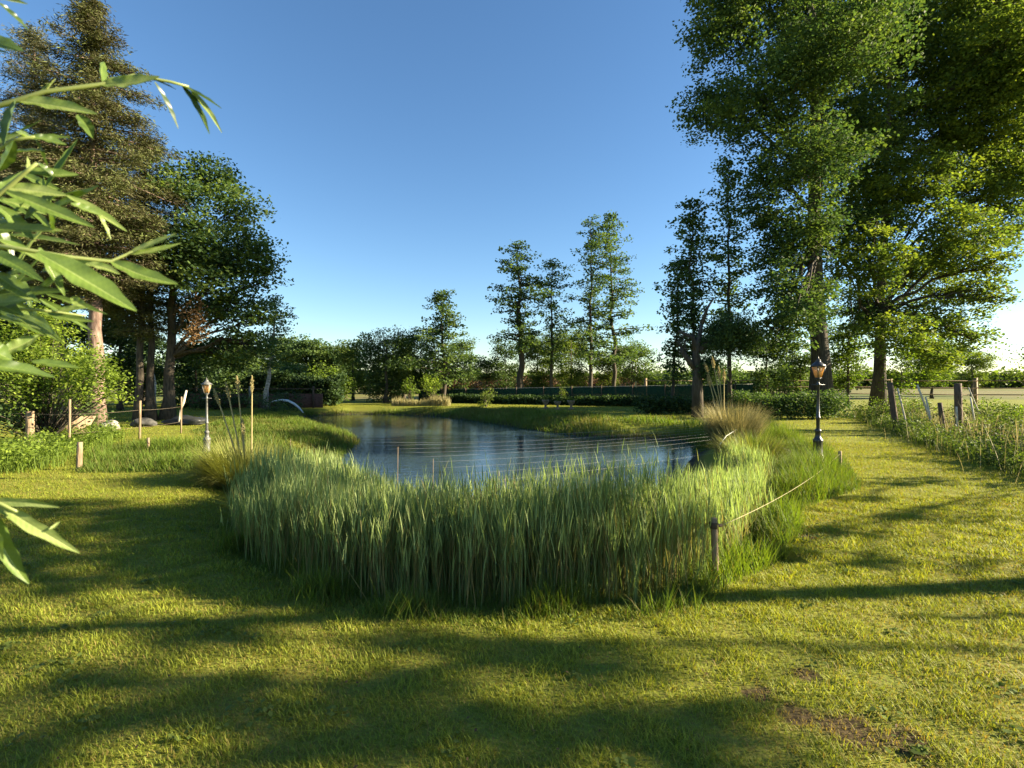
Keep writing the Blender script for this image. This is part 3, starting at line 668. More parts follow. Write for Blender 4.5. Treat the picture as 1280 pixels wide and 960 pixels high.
# forked old willow with its mound of hanging foliage
def stump():
    d = 22.0; b = bp(872, d)
    root = empty('willow_stump', b, 'old forked willow trunk with bare crooked limbs and a mound of foliage', 'tree')
    t = MB()
    t.tube([b, P(872, 470, d), P(870, 440, d), P(877, 405, d)], [.26, .2, .15, .07], 9)
    t.tube([P(870, 462, d), P(858, 447, d), P(851, 436, d)], [.14, .12, .09], 7)
    t.tube([P(870, 440, d), P(866, 422, d), P(848, 414, d)], [.15, .1, .06], 6)
    t.tube([P(877, 405, d), P(884, 385, d), P(892, 372, d)], [.1, .06, .03], 6)
    t.tube([P(874, 440, d), P(890, 424, d), P(910, 412, d)], [.18, .13, .07], 6)
    for i in range(14):
        s = P(853, 438, d) + R.normal(size=3) * .1; t.tube(bez(s, s + np.array([R.normal() * .5 - .2, R.normal() * .3, R.uniform(.5, 1.1)]), .1, 4), [.02, .014, .01, .004], 4, False)
    t.build('trunk', M['bark'], root, True)
    c = MB(); ls = [lob(912, 412, 26, d), lob(930, 425, 22, d), lob(895, 425, 20, d), lob(885, 462, 14, d)]
    for l in ls: clumps(c, lobe_points(l, 90), .28, 44, .14, flat=1.1, lflat=0, tb=.45, asp=.35)
    c.build('crown', M['dark_leaf'], root)
stump()

# left: tall spruces, dark oak, birch
branchy('spruce_tree', 'tallest brown-green spruce on the left with reddish bare lower trunk', 'tree', bp(121, 17.4), .24, P(118, 6, 17.4),
        [(.30, .9), (.36, 1.6), (.45, 2.1), (.58, 2.2), (.7, 1.8), (.82, 1.3), (.9, 1.1), (.95, .6), (1, .15)], 205, M['spruce_leaf'], M['pine_bark'], per=40, leaf=.145, crad=.24, droop=.26, asp=.2, needle=True, spacing=.3, tb=.5, tv=.28, group='spruces on the left', skew=(.05, 0), rise=.1)
branchy('spruce_tree', 'paler spruce at the left edge behind the brown-green one', 'tree', bp(82, 21), .2, P(45, 42, 21),
        [(.30, 1.0), (.4, 2.2), (.6, 2.3), (.75, 1.8), (.9, 1.0), (1, .3)], 170, M['grey_spruce'], M['pine_bark'], per=34, leaf=.16, crad=.28, droop=.25, asp=.17, needle=True, spacing=.36, tb=.5, group='spruces on the left')
branchy('spruce_tree', 'shorter spruce between the tallest spruce and the dark left oak', 'tree', bp(172, 20), .15, P(184, 175, 20),
        [(.30, 1.0), (.45, 1.6), (.6, 1.7), (.8, 1.3), (.93, .8), (1, .3)], 140, M['spruce_leaf'], M['bark'], per=34, leaf=.16, crad=.26, droop=.25, asp=.17, needle=True, spacing=.34, tb=.62, group='spruces on the left')
D = 20.5
def dead(root):
    m = MB(); clumps(m, lobe_points(lob(243, 400, 17, D - 1.5, rz=.9), 34), .2, 26, .15, flat=1.0, asp=.25)
    o = m.build('dead_branch', M['dead_leaf'], root); o['label'] = 'hanging bough of dead rusty brown foliage'
b_ = bp(209, D)
broadleaf('oak_tree', 'dense dark oak with a double trunk on the left bank', 'tree', b_, 0.22, P(225, 215, D),
          [lob(225, 240, 38, D), lob(262, 222, 36, D, dd=1), lob(298, 262, 34, D), lob(322, 312, 30, D, dd=-.5), lob(334, 345, 22, D), lob(285, 320, 44, D, dd=1), lob(240, 300, 42, D, dd=-1.5),
           lob(205, 330, 34, D, dd=-1), lob(300, 385, 36, D), lob(255, 385, 34, D, dd=1), lob(325, 398, 18, D), lob(282, 440, 28, D, dd=1.5), lob(225, 400, 28, D, dd=2), lob(180, 300, 30, D, dd=1), lob(305, 430, 28, D, dd=.5), lob(255, 440, 28, D, dd=2), lob(332, 432, 16, D, dd=1), lob(270, 350, 40, D, dd=-1)],
          M['oak_leaf'], M['bark'], dens=8, per=36, leaf=.135, crad=.42, tb=.5, low=.25, forks=[((b_[0] - .45, b_[1] - .3, b_[2]), tuple(P(190, 260, D)), .17)], extra=dead, group='oaks on the left')
def bstems():
    branchy('birch_tree', 'slim pale-stemmed birch with a sparse crown left of the pond', 'tree', bp(333, 28), .14, P(345, 372, 28),
            [(.38, .5), (.55, .8), (.7, .8), (.85, 1.1), (1, .4)], 60, M['alder_leaf'], M['birch_bark'], per=18, leaf=.14, crad=.26, tb=.65, spacing=.34)
bstems()
LW = 'dark trees behind the left oak'
branchy('birch_tree', 'thin white birch stem glimpsed left of the double-trunked oak', 'tree', bp(192, 27), .12, P(186, 300, 27), [(.55, .8), (.8, 1.2), (1, .4)], 30, M['dark_leaf'], M['birch_bark'], per=18, leaf=.16, crad=.3, group=LW)
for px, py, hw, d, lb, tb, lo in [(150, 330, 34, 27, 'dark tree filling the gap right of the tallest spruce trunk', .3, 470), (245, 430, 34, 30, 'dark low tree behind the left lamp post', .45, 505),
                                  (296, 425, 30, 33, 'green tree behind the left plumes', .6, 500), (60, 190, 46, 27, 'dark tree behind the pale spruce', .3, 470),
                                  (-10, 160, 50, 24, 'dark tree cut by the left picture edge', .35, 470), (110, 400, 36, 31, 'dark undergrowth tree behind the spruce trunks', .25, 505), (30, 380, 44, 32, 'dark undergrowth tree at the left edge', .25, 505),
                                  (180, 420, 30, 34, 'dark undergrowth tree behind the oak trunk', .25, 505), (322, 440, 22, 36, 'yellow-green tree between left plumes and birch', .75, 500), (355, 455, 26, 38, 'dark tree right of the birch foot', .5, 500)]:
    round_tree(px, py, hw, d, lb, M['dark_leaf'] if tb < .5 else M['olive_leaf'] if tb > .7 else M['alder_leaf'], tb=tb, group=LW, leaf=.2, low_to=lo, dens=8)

# shade trees on the right boundary, beside the camera: their long shadows cross the lawn
Gs = 'trees along the right boundary beside the lawn'
CE = 1 / math.tan(math.radians(SUN_EL)); CX, CY = CE * math.sin(a), CE * math.cos(a)
def shade(px, py, hw, hh, xt, rx=.5):
    """a leafy lobe on the boundary line at the height where its shadow reaches the given piece of lawn"""
    x, y = G(px, py); h = (xt - x) / CX; gw = hw * y / F; gh = (G(px, py - hh)[1] - G(px, py + hh)[1]) / 2
    return (xt, y + CY * h, h, rx, max(.14, gh), max(.12, (gw - rx) / CX))
broadleaf('oak_tree', 'slim clear-stemmed boundary tree throwing the long straight trunk shadow', 'tree', (13.0, 4.95, 0), .2, (13.0, 2.95, 8.6),
          [shade(150, 680, 170, 52, 13, .9), shade(-60, 690, 180, 60, 13, .9), shade(330, 705, 80, 36, 13), shade(220, 640, 110, 16, 13.3), shade(60, 640, 140, 22, 13), shade(420, 735, 60, 20, 12.8), shade(520, 690, 70, 20, 13), shade(300, 650, 60, 14, 13),
           shade(-400, 700, 260, 60, 13, 1.2), shade(-260, 650, 200, 40, 13.2, 1.2), shade(640, 730, 60, 16, 12.9)],
          M['oak_leaf'], M['bark'], dens=14, per=30, leaf=.13, crad=.24, group=Gs, bend=.0, low=.5)
broadleaf('oak_tree', 'sparse boundary tree casting the broken shade across the foreground', 'tree', (14.5, 2.6, 0), .07, (14.2, 3.6, 7.0),
          [shade(215, 800, 110, 13, 14), shade(530, 803, 110, 7, 14), shade(50, 865, 80, 26, 14), shade(190, 912, 85, 16, 14), shade(320, 868, 45, 9, 14), shade(455, 860, 60, 15, 14), shade(510, 900, 60, 14, 14),
           shade(590, 935, 65, 12, 14), shade(700, 925, 85, 13, 14.2), shade(650, 826, 60, 3, 14), shade(800, 838, 75, 3, 14.1), shade(850, 895, 40, 6, 14), shade(-80, 850, 100, 40, 14), shade(330, 950, 140, 14, 14.3), shade(60, 950, 120, 22, 14), shade(860, 950, 80, 12, 14)],
          M['oak_leaf'], M['bark'], dens=9, per=24, leaf=.10, crad=.12, group=Gs, bend=.03, low=.35)
broadleaf('oak_tree', 'young boundary tree whose low boughs streak the right-hand lawn path', 'tree', (13.6, 8.4, 0), .05, (13.4, 8.4, 4.6),
          [shade(1100, 705, 180, 6, 13), shade(1180, 648, 120, 5, 13), shade(1150, 603, 150, 6, 13), shade(1040, 668, 60, 5, 13), shade(960, 690, 80, 4, 13), shade(1200, 580, 100, 4, 13), shade(1060, 625, 70, 5, 13.3)],
          M['oak_leaf'], M['bark'], dens=13, per=16, leaf=.10, crad=.15, group=Gs, bend=.03, low=.3)
stk = MB(); stk.tube([(11.5, 3.6, 0), (11.5, 3.6, 3.4)], [.035, .03], 8)
tag(stk.build('fence_stake', M['wood']), 'tall thin stake on the right boundary beside the clear-stemmed tree', 'stake')
for i, (x, y, h, lb) in enumerate([(12.5, 6.8, 2.1, 'thin'), (12.8, 8.2, 2.3, 'wide'), (12.6, 9.6, 2.0, 'low'), (13.0, 11.0, 2.2, 'tall')]):
    broadleaf('boundary_shrub', f'{lb} loose shrub on the right boundary, {["first", "second", "third", "fourth"][i]} beyond the clear-stemmed tree', 'shrub', (x, y, 0), .04, (x, y, h * .9),
              [(x, y, h * .75, .8, .30, .22), (x + .2, y + .4, h * .55, .8, .22, .18), (x, y - .4, h * .92, .6, .2, .16)], M['fresh_leaf'], M['bark'], dens=9, per=16, leaf=.08, crad=.16, group='loose shrubs on the right boundary', low=.1)

# ------------------------------------------------------------------ bushes and hedges
def bush(name, label, ls, mat, d, group=None, tb=.5, leaf=.09, dens=10, per=26, crad=.2, cat='bush', base=None, flat=.8):
    l0 = np.array([l[:3] for l in ls]).mean(0); b = base or (l0[0], l0[1], g1(l0[0], l0[1]))
    root = empty(name, b, label, cat, group)
    st = MB(); lf = MB()
    for l in ls:
        n = max(8, int(dens * (l[3] * l[4] * l[5]) ** .7 * 8)); pts = lobe_points(l, n); gg = gz(pts[:, 0], pts[:, 1]); pts[:, 2] = np.maximum(pts[:, 2], gg + .05)
        clumps(lf, pts, crad, per, leaf, tb=tb, tv=.22, flat=flat)
        for p in pts[:min(n, 12)]:
            s = np.array([b[0], b[1], b[2] - .02]); st.tube(bez(s, p, .1, 5, .03), [.022, .018, .013, .009, .004], 4, False)
    st.build('stems', M['bark'], root); lf.build('foliage', mat, root)
    return root
bush('hazel_bush', 'big bright yellow-green bush in front of the spruce trunks on the left', [lob(30, 430, 52, 13), lob(85, 455, 46, 13, dd=.4), lob(110, 475, 40, 12.8), lob(20, 480, 50, 12.6), lob(60, 405, 34, 13.4), lob(-40, 450, 55, 13), lob(132, 478, 20, 12.9)],
     M['fresh_leaf'], 13, tb=.6, leaf=.085, dens=13, per=26, crad=.22)
bush('ivy_bush', 'shaded green growth low at the left edge under the bright bush', [lob(-10, 520, 40, 12.2, rz=.6), lob(60, 520, 40, 13.2, rz=.5), lob(110, 515, 26, 14, rz=.5)], M['dark_leaf'], 12, tb=.6, leaf=.08)
bush('pond_bush', 'yellow-green bush at the far left end of the pond', [lob(405, 480, 26, 33, rz=1.3), lob(398, 500, 18, 33, rz=.6), lob(425, 485, 20, 34, rz=1.1)], M['fresh_leaf'], 33, tb=.35, leaf=.15, crad=.3, dens=7)
bush('pond_bush', 'dark bush hiding the left half of the low board fence', [(-16.6, 27.5, .55, 1.1, .8, .6), (-15.2, 27.8, .45, .9, .7, .5)], M['dark_leaf'], 27, tb=.3, leaf=.12, crad=.2, dens=9)
bush('pond_bush', 'dark bush before the right end of the low board fence', [(-12.3, 27.9, .5, 1.0, .7, .6)], M['dark_leaf'], 27, tb=.35, leaf=.12, crad=.2, dens=9)
bush('pond_bush', 'small light green bush right of the dark spreading tree', [lob(512, 485, 9, 33, rz=.7)], M['fresh_leaf'], 33, tb=.3, leaf=.13, crad=.22, dens=9)
bush('pond_bush', 'bright low bush in front of the cone-shaped alder', [lob(541, 480, 13, 34, rz=.7)], M['fresh_leaf'], 34, tb=.6, leaf=.13, crad=.25, dens=9)
bush('pond_bush', 'rounded bush standing before the green fence left end', [lob(610, 495, 11, 30.5, rz=.5), lob(604, 503, 8, 30.5, rz=.3)], M['olive_leaf'], 30, tb=.7, leaf=.1, crad=.18, dens=9)
bush('pond_bush', 'dark bush at the left shore beside the water jet', [lob(345, 512, 16, 25, rz=.6), lob(322, 505, 14, 26, rz=.5)], M['alder_leaf'], 25, tb=.5, leaf=.11, crad=.2, dens=8)
def hedge(name, label, x0, x1, y, h, mat, t=.9, leaf=.12, tb=.5, den=34, dy=0.0):
    b = ((x0 + x1) / 2, y + dy / 2, 0); root = empty(name, b, label, 'hedge'); n = int((x1 - x0) * den)
    u = R.random(n); x = x0 + (x1 - x0) * u; yy = y + dy * u + (R.random(n) - .5) * t; z = R.random(n) ** .7 * h * (.8 + .3 * patch(x, yy, .9))
    lf = MB(); clumps(lf, np.stack([x, yy, z + .05], -1), .2, 26, leaf, tb=tb, tv=.2, flat=.8)
    lf.build('foliage', mat, root)
hedge('hedge', 'dark low hedge at the foot of the green fence', -5.5, 8.5, 36.6, .42, M['dark_leaf'], tb=.3, leaf=.14, dy=-5.9, den=60)
hedge('hedge', 'dark hedge bank below the forked willow, right end of the green fence', 6.0, 10.2, 24.2, .7, M['dark_leaf'], tb=.3, leaf=.13, den=60)
hedge('hedge', 'trimmed hedge with sunlit top left of the great oak trunk', 9.2, 13.6, 21.0, .95, M['alder_leaf'], t=1.1, leaf=.1, den=110, tb=.45)
hedge('hedge', 'dark evergreen hedge beyond the left lawn behind the plumes', -16.5, -10.5, 31.5, 1.9, M['dark_leaf'], tb=.25, den=90, leaf=.17, t=1.2)
hedge('hedge', 'dark hedge between birch and yellow-green bush', -14.5, -11.6, 33.5, 2.0, M['dark_leaf'], tb=.2, den=90, leaf=.17, t=1.2)
# right-hand scrub behind the fence posts
scr = [(12.2, 12.0, .62, 'low green scrub bush at the right edge nearest the camera'), (13.6, 13.4, .7, 'scrub bush with yellow tips right of the paired posts'), (14.3, 15.6, .6, 'scrub bush just behind the paired fence posts'),
       (14.2, 18.6, .75, 'dark-sided scrub bush between the two near posts'), (16.3, 21.5, .8, 'sunlit scrub bush beside the leaning post'), (17.0, 18.0, .8, 'sunlit scrub bush farther behind the paired posts'), (11.2, 10.2, .5, 'small scrub bush at the lower right edge')]
for x, y, h, lb in scr:
    bush('scrub_bush', lb, [(x, y, h * .62, .9, .7, h * .6), (x + .9, y + .3, h * .55, .8, .7, h * .5), (x - .7, y + .5, h * .5, .6, .6, h * .45)], M['fresh_leaf'] if 'tips' in lb or 'sunlit' in lb else M['olive_leaf'], y, tb=.34, leaf=.075, dens=11, per=24, crad=.16, group='scrub behind the right fence posts')

# thickets and far wood
def mass(name, label, cat, x0, x1, y0, y1, h, n, leaf, mat, tb=.5, crad=.8, per=20):
    m = MB(); x = x0 + (x1 - x0) * R.random(n); y = y0 + (y1 - y0) * R.random(n); hh = h * (.55 + .45 * np.sin(x * 6.0 / h + np.sin(x * 1.3 / h) * 2) * .5 + .25 * R.random(n)); z = hh * R.random(n) ** .6
    clumps(m, np.stack([x, y, z], -1), crad, per, leaf, tb=tb, tv=.2, flat=.8)
    return tag(m.build(name, mat), label, cat, kind='stuff')
mass('far_wood', 'low wood along the horizon beyond the field', 'wood', -420, 620, 300, 340, 5.2, 5200, 2.6, M['olive_leaf'], .3, 2.6, 14)
mass('far_hedgerow', 'broken hedgerow closing the view behind the forked willow and great oak', 'hedgerow', 11.5, 29, 43, 47, 3.1, 620, .26, M['alder_leaf'], .5, .5, 22)
mass('brushwood', 'brownish brushwood beyond the green fence', 'brushwood', -9, 16, 60, 66, 1.9, 1500, .3, M['dead_leaf'], .2, .5, 14)
mass('far_hedgerow', 'overgrown hedgerow closing the view left of the green fence', 'hedgerow', -55, -7, 58, 63, 4.6, 1700, .34, M['alder_leaf'], .45, .6, 22)
mass('far_hedgerow', 'hedgerow across the field on the right', 'hedgerow', 38, 140, 95, 101, 3.2, 1800, .8, M['olive_leaf'], .35, .9, 14)

# ------------------------------------------------------------------ lamps
def lamp_post(loc, label, s, metal):
    root = empty('lamp_post', loc, label, 'lamp post', 'garden lamp posts'); X0, Y0, Z0 = loc
    L = lambda prof: [(r * s, z * s) for r, z in prof]
    b = MB(); b.lathe(L([(0, 0), (.13, 0), (.13, .05), (.105, .07), (.10, .10), (.085, .12), (.085, .36), (.095, .38), (.095, .41), (.07, .44), (.055, .47), (.05, .56), (.062, .57), (.062, .60), (.04, .63), (.0, .63)]), 8, loc)
    b.build('base', metal, root)
    p = MB(); p.lathe(L([(.034, .6), (.034, .82), (.045, .83), (.045, .86), (.03, .88), (.024, 1.48), (.036, 1.49), (.036, 1.52), (.022, 1.54), (.022, 1.60), (.05, 1.62), (.05, 1.635), (.0, 1.635)]), 14, loc)
    p.build('pole', metal, root)
    cb = MB(); cb.tube([(X0 - .13 * s, Y0, Z0 + 1.505 * s), (X0 + .13 * s, Y0, Z0 + 1.505 * s)], [.009 * s] * 2, 6); cb.build('ladder_bar', metal, root)
    # lantern: four tapered glass panes in a frame, wide at the top
    lan = MB(); zb, zt, rb, rt = 1.64 * s, 1.87 * s, .05 * s, .10 * s
    cor = lambda r, z: [np.array([X0 + r * math.cos(q), Y0 + r * math.sin(q), Z0 + z]) for q in [math.radians(45 + 90 * k + 12) for k in range(4)]]
    cb_, ct_ = cor(rb * 1.25, zb), cor(rt * 1.25, zt)
    for k in range(4):
        lan.tube([cb_[k], ct_[k]], [.008 * s] * 2, 5); lan.tube([cb_[k], cb_[(k + 1) % 4]], [.009 * s] * 2, 5); lan.tube([ct_[k], ct_[(k + 1) % 4]], [.011 * s] * 2, 5)
    lo = lan.build('lantern_frame', metal, root)
    for k in range(4):
        g = MB(); q = [cb_[k], cb_[(k + 1) % 4], ct_[(k + 1) % 4], ct_[k]]; c = sum(q) / 4; ax = np.array([X0, Y0, c[2]])
        q = [v + (ax - c) * .03 + (c - v) * .03 for v in q]; inn = [v + (ax - c) * .05 for v in q]
        g.add(np.array(q + inn), [[0, 1, 2, 3], [7, 6, 5, 4], [0, 4, 5, 1], [1, 5, 6, 2], [2, 6, 7, 3], [3, 7, 4, 0]])
        gp = g.build('pane', M['amber'], root)
    rf = MB(); rf.lathe(L([(0, 1.87), (.135, 1.875), (.138, 1.887), (.10, 1.92), (.052, 1.96), (.045, 1.97), (.045, 1.985), (.05, 1.99), (.02, 2.01), (.0, 2.02)]), 12, loc); ro = rf.build('lantern_roof', metal, root)
    fn = MB(); fn.lathe(L([(.0, 2.0), (.012, 2.01), (.018, 2.03), (.008, 2.045), (.0, 2.08)]), 8, loc); fn.build('finial', metal, root)
    return root
lx, ly = 6.1, 10.2
lamp_post((lx, ly, g1(lx, ly)), 'black lamp post with amber lantern on the right bank before the oak', 1.0, M['iron'])
lx, ly = -6.62, 11.1
lamp_post((lx, ly, g1(lx, ly)), 'lamp post tinted sunlit grey with amber lantern beside the left plume grass', .80, M['grey_iron'])

# ------------------------------------------------------------------ plume grasses
def tussock(loc, n, L, label, mat, tb, lean=.5, curl=1.1, rad=.28, skew=None):
    root = empty('plume_grass', loc, label, 'ornamental grass', 'plume grasses by the pond'); m = MB()
    an = R.random(n) * 6.283; rr = rad * np.sqrt(R.random(n)); b = np.stack([loc[0] + rr * np.cos(an), loc[1] + rr * np.sin(an), np.full(n, loc[2] - .02)], -1)
    az = an + R.normal(size=n) * .5
    if skew is not None: az = np.where(R.random(n) < .6, skew + R.normal(size=n) * .5, az)
    ribbons(m, b, az, lean * R.random(n) ** .8, L * (.55 + .6 * R.random(n)), .013 * (.7 + .6 * R.random(n)), 5, curl * (.2 + R.random(n)), np.clip(tb + R.normal(size=n) * .22, 0, 1))
    m.build('leaves', mat, root)
    return root
tl = (-4.36, 8.3, g1(-4.36, 8.3))
pl = tussock(tl, 4600, .92, 'arching yellow-green plume grass with tall pale plumes by the left lamp', M['pampas'], .6, .62, 1.2, .36)
def plume(root, s, e, r, mat, bend=.04):
    """one flower stalk with its feathery head"""
    st = MB(); pts = bez(s, e, bend, 8); st.tube(pts, np.linspace(.013, .009, 8), 6, True, 1.0)
    o = st.build('plume_stalk', M['dry_grass'], root)
    h = MB(); n = 620; f = R.random(n); top = pts[-1]; d = (pts[-1] - pts[-3]); d /= np.linalg.norm(d)
    c = top - d * .30 * f[:, None] + R.normal(size=(n, 3)) * (r * np.sin(math.pi * np.clip(f, .08, .95)))[:, None]
    leaves(h, c, .032, .75 + .25 * R.random(n), 0, .3, dirn=np.tile(d, (n, 1))); h.build('plume_head', mat, o)
for (sx, ex, ey) in [(300, 267, 486), (303, 282, 478), (306, 296, 470), (314, 315, 470), (306, 303, 524)]:
    plume(pl, P(sx, 585, 8.3), P(ex, ey, 8.3), .013, M['dry_grass'], .03)
tr = (4.85, 11.2, g1(4.85, 11.2))
pr = tussock(tr, 3600, 1.12, 'tall dry tan plume grass leaning over the right bank', M['dry_grass'], .5, .36, .8, .34)
tussock((4.55, 9.7, g1(4.55, 9.7)), 1500, .72, 'low green-gold plume grass in front of the dry tan one', M['pampas'], .5, .7, 1.2, .4)
for (ex, ey) in [(880, 452), (890, 446), (898, 458), (884, 468), (905, 462)]:
    plume(pr, P(912 + R.normal() * 4, 545, 11.2), P(ex, ey, 11.2), .016, M['dry_grass'], .05)

# ------------------------------------------------------------------ posts, ropes, lines
def post(name, label, foot, top, r, mat, group=None, sides=8, capr=None, cat='post'):
    m = MB(); f = np.array(foot, float); t = np.array(top, float); pts = bez(f - np.array([0, 0, .05]), t, 0, 5)
    m.tube(pts, [r * 1.04, r, r, r * .97, r * .93], sides)
    return tag(m.build(name, mat), label, cat, group)
RP = 'rope posts round the pond'
pA = np.array([1.62, 4.05, g1(1.62, 4.05)])
rootA = post('rope_post', 'grey wooden rope post standing at the right end of the reeds', pA, pA + (-.02, 0, .52), .028, M['wood'], RP)
pB = np.array([5.9, 9.2, g1(5.9, 9.2)])
post('rope_post', 'short rope post right of the black lamp post', pB, pB + (0, 0, .32), .03, M['wood'], RP)
pC = np.array([7.3, 14.1, g1(7.3, 14.1)])
post('rope_post', 'small post beside the dark rock', pC, pC + (0, 0, .38), .03, M['wood'], RP)
pD = np.array(list(G(98, 588)) + [0.0])
post('rope_post', 'stout wooden post at the corner of the left grass strip', pD, pD + (0.02, 0, .50), .045, M['wood'], RP)
pE = np.array(list(G(185, 566)) + [0.0])
post('rope_post', 'short slim post at the back of the left grass strip', pE, pE + (0, 0, .33), .03, M['wood'], RP)
pF = np.array([-1.48, 4.5, g1(-1.48, 4.5)])
mb = MB(); mb.box(pF + (0, 0, .31), (.05, .02, .64), .3, (.22, 0)); tag(mb.build('leaning_board', M['wood']), 'old grey board leaning among the left reeds', 'board')
kn = MB(); kn.tube([pA + (-.02, 0, .46), pA + (.05, .01, .46)], [.018, .012], 8); kn.lathe([(.032, .44), (.038, .45), (.038, .48), (.032, .49)], 10, pA + (-.02, 0, 0)); tag(kn.build('rope_knot', M['dark_wood']), 'dark rope winding tied round the post at the reed end', 'knot')
def rope(name, label, p0, p1, sag, r, mat, cat='rope', group=None):
    m = MB(); m.tube(bez(p0, p1, -sag, 14), [r] * 14, 5); return tag(m.build(name, mat), label, cat, group)
rope('rope', 'pale rope running from the reed-end post to the post by the black lamp', pA + (.04, 0, .46), pB + (0, 0, .27), .09, .0026, M['rope'])
wl = MB()
NL = 11
for i in range(NL):
    f = i / (NL - 1)
    a0 = np.array([-4.3 + 3.7 * f ** 1.1, 14.2 - 6.3 * f, .02]) ; a1 = np.array([5.9 - .5 * f, 17.2 - 5.6 * f, .10])
    rope('pond_line', ['nearest', 'second', 'third', 'fourth', 'fifth', 'sixth', 'seventh', 'eighth', 'ninth', 'tenth', 'farthest'][NL - 1 - i] + ' thin pale line over the pond, counting from the reeds', a0, a1, .06 + .08 * R.random(), .0016, M['line'], 'line', 'lines stretched over the pond')
for i, (px, py, d, h) in enumerate([(496, 560, 9.4, .62), (540, 575, 8.6, .55), (622, 590, 7.6, .6), (362, 560, 11.5, .5), (630, 596, 8.6, .7), (610, 600, 8.8, .62)]):
    b = P(px, py, d); z0 = g1(b[0], b[1]); lb = ['pale cane at the left end of the pond lines', 'short cane in the reeds below the pond lines', 'left cane of three in the pond centre', 'bare brown reed stalk right of the left plume grass', 'right cane of three in the pond centre', 'middle cane of three in the pond centre'][i]
    post('cane', lb, (b[0], b[1], z0), (b[0] + .02, b[1], max(b[2], z0 + h) + .02), .005, M['wood'], 'canes in the pond', 5, cat='cane')
m = MB(); m.tube([P(900, 556, 10.2), P(908, 545, 10.4), P(926, 534, 10.8)], [.009, .008, .005], 7); tag(m.build('white_stake', M['white_paint']), 'white pointed stick lying across the dry plume grass', 'stick')

# left wire fence
root = empty('wire_fence', (-11.5, 12.3, 0), 'old wire fence with mixed posts under the bright left bush', 'fence')
fl = [(-13.6, 12.6), (-11.6, 12.3), (-10.3, 11.9), (-9.9, 13.6), (-9.9, 15.3)]
for i, ((x, y), r, h, mt) in enumerate(zip(fl, [.05, .085, .025, .03, .022], [1.0, .85, 1.15, 1.05, 1.1], ['wood'] * 5)):
    m = MB(); m.tube(bez((x, y, -.05), (x + .02, y, h), 0, 4), [r * 1.05, r, r, r * .92], 8); m.build('post', M[mt], root)
for z in (.35, .8):
    m = MB()
    for p0, p1 in zip(fl[:-1], fl[1:]): m.tube(bez((*p0, z), (*p1, z), -.02, 5), [.003] * 5, 4)
    m.build('wire', M['wire'], root)

# stones, tarp, stick, low wall on the left
def rock(name, label, c, s, mat, cat='rock', seed=0, group=None):
    bm = bmesh.new(); bmesh.ops.create_icosphere(bm, subdivisions=3, radius=1); rr = np.random.default_rng(seed); ph = rr.random(6) * 6
    for v in bm.verts:
        k = 1 + .16 * math.sin(v.co.x * 3 + ph[0]) * math.sin(v.co.y * 4 + ph[1]) + .1 * math.sin(v.co.z * 6 + ph[2] + v.co.x * 3) + .05 * math.sin(v.co.y * 11 + ph[3])
        v.co = Vector((v.co.x * s[0] * k, v.co.y * s[1] * k, max(v.co.z * k, -.35) * s[2]))
    me = bpy.data.meshes.new(name); bm.to_mesh(me); bm.free(); me.materials.append(mat); me.polygons.foreach_set('use_smooth', [True] * len(me.polygons))
    o = bpy.data.objects.new(name, me); COL.objects.link(o); o.location = c; return tag(o, label, cat, group)
x, y = G(137, 538); rock('rock', 'pale stone at the foot of the reddish spruce trunk', (x, y, .12), (.3, .22, .2), M['stone'], seed=1, group='stones on the left bank')
x, y = G(115, 541); rock('rock', 'small brownish stone left of the pale one', (x, y, .06), (.2, .18, .14), M['stone'], seed=2, group='stones on the left bank')
x, y = G(46, 556); rock('rock', 'flat pale stone under the left wire fence', (x, y, .06), (.26, .2, .1), M['stone'], seed=3, group='stones on the left bank')
x, y = G(180, 533); rock('rock', 'grey boulder beside the double oak trunk', (x, y, .1), (.42, .3, .2), M['dark_stone'], seed=4, group='stones on the left bank')
x, y = G(232, 531); rock('tarp_heap', 'black tarpaulin thrown over a low heap right of the oak trunks', (x, y, .1), (.75, .4, .2), M['tarp'], 'tarpaulin', seed=5)
rock('rock', 'dark rock in the grass left of the black lamp post', (5.62, 10.6, .06), (.16, .13, .13), M['dark_stone'], seed=6)
x, y = G(88, 552)
m = MB(); m.box((x, y, .35), (.75, .06, .6), .5, (.5, 0)); tag(m.build('old_board', M['wood']), 'weathered board propped slantwise behind the left wire fence', 'board')
m = MB(); m.tube([P(226, 512, 18), P(229, 503, 18), P(233, 488, 18)], [.02, .05, .03], 9); m.tube([(P(226, 512, 18)[0] - .1, 18, 0), P(226, 512, 18)], [.03, .03], 6)
tag(m.build('pale_plume_stake', M['pale_wood']), 'thick pale stake leaning between oak trunk and left lamp', 'stake')
root = empty('board_fence', (-13.6, 29.2, 0), 'low red-brown board fence with white posts beyond the left lawn', 'fence')
m = MB(); m.box((-14.6, 29.2, .42), (7.6, .05, .8)); m.build('boards', M['red_wall'], root)
for xx in (-17.6, -14.9, -13.9, -11.3):
    m = MB(); m.box((xx, 29.12, .62), (.09, .09, 1.24)); m.build('post', M['stone'] if xx in (-14.9, -13.9) else M['dark_wood'], root)
m = MB(); m.box((-14.6, 29.1, 1.1), (7.4, .04, .05)); m.build('rail', M['dark_wood'], root)

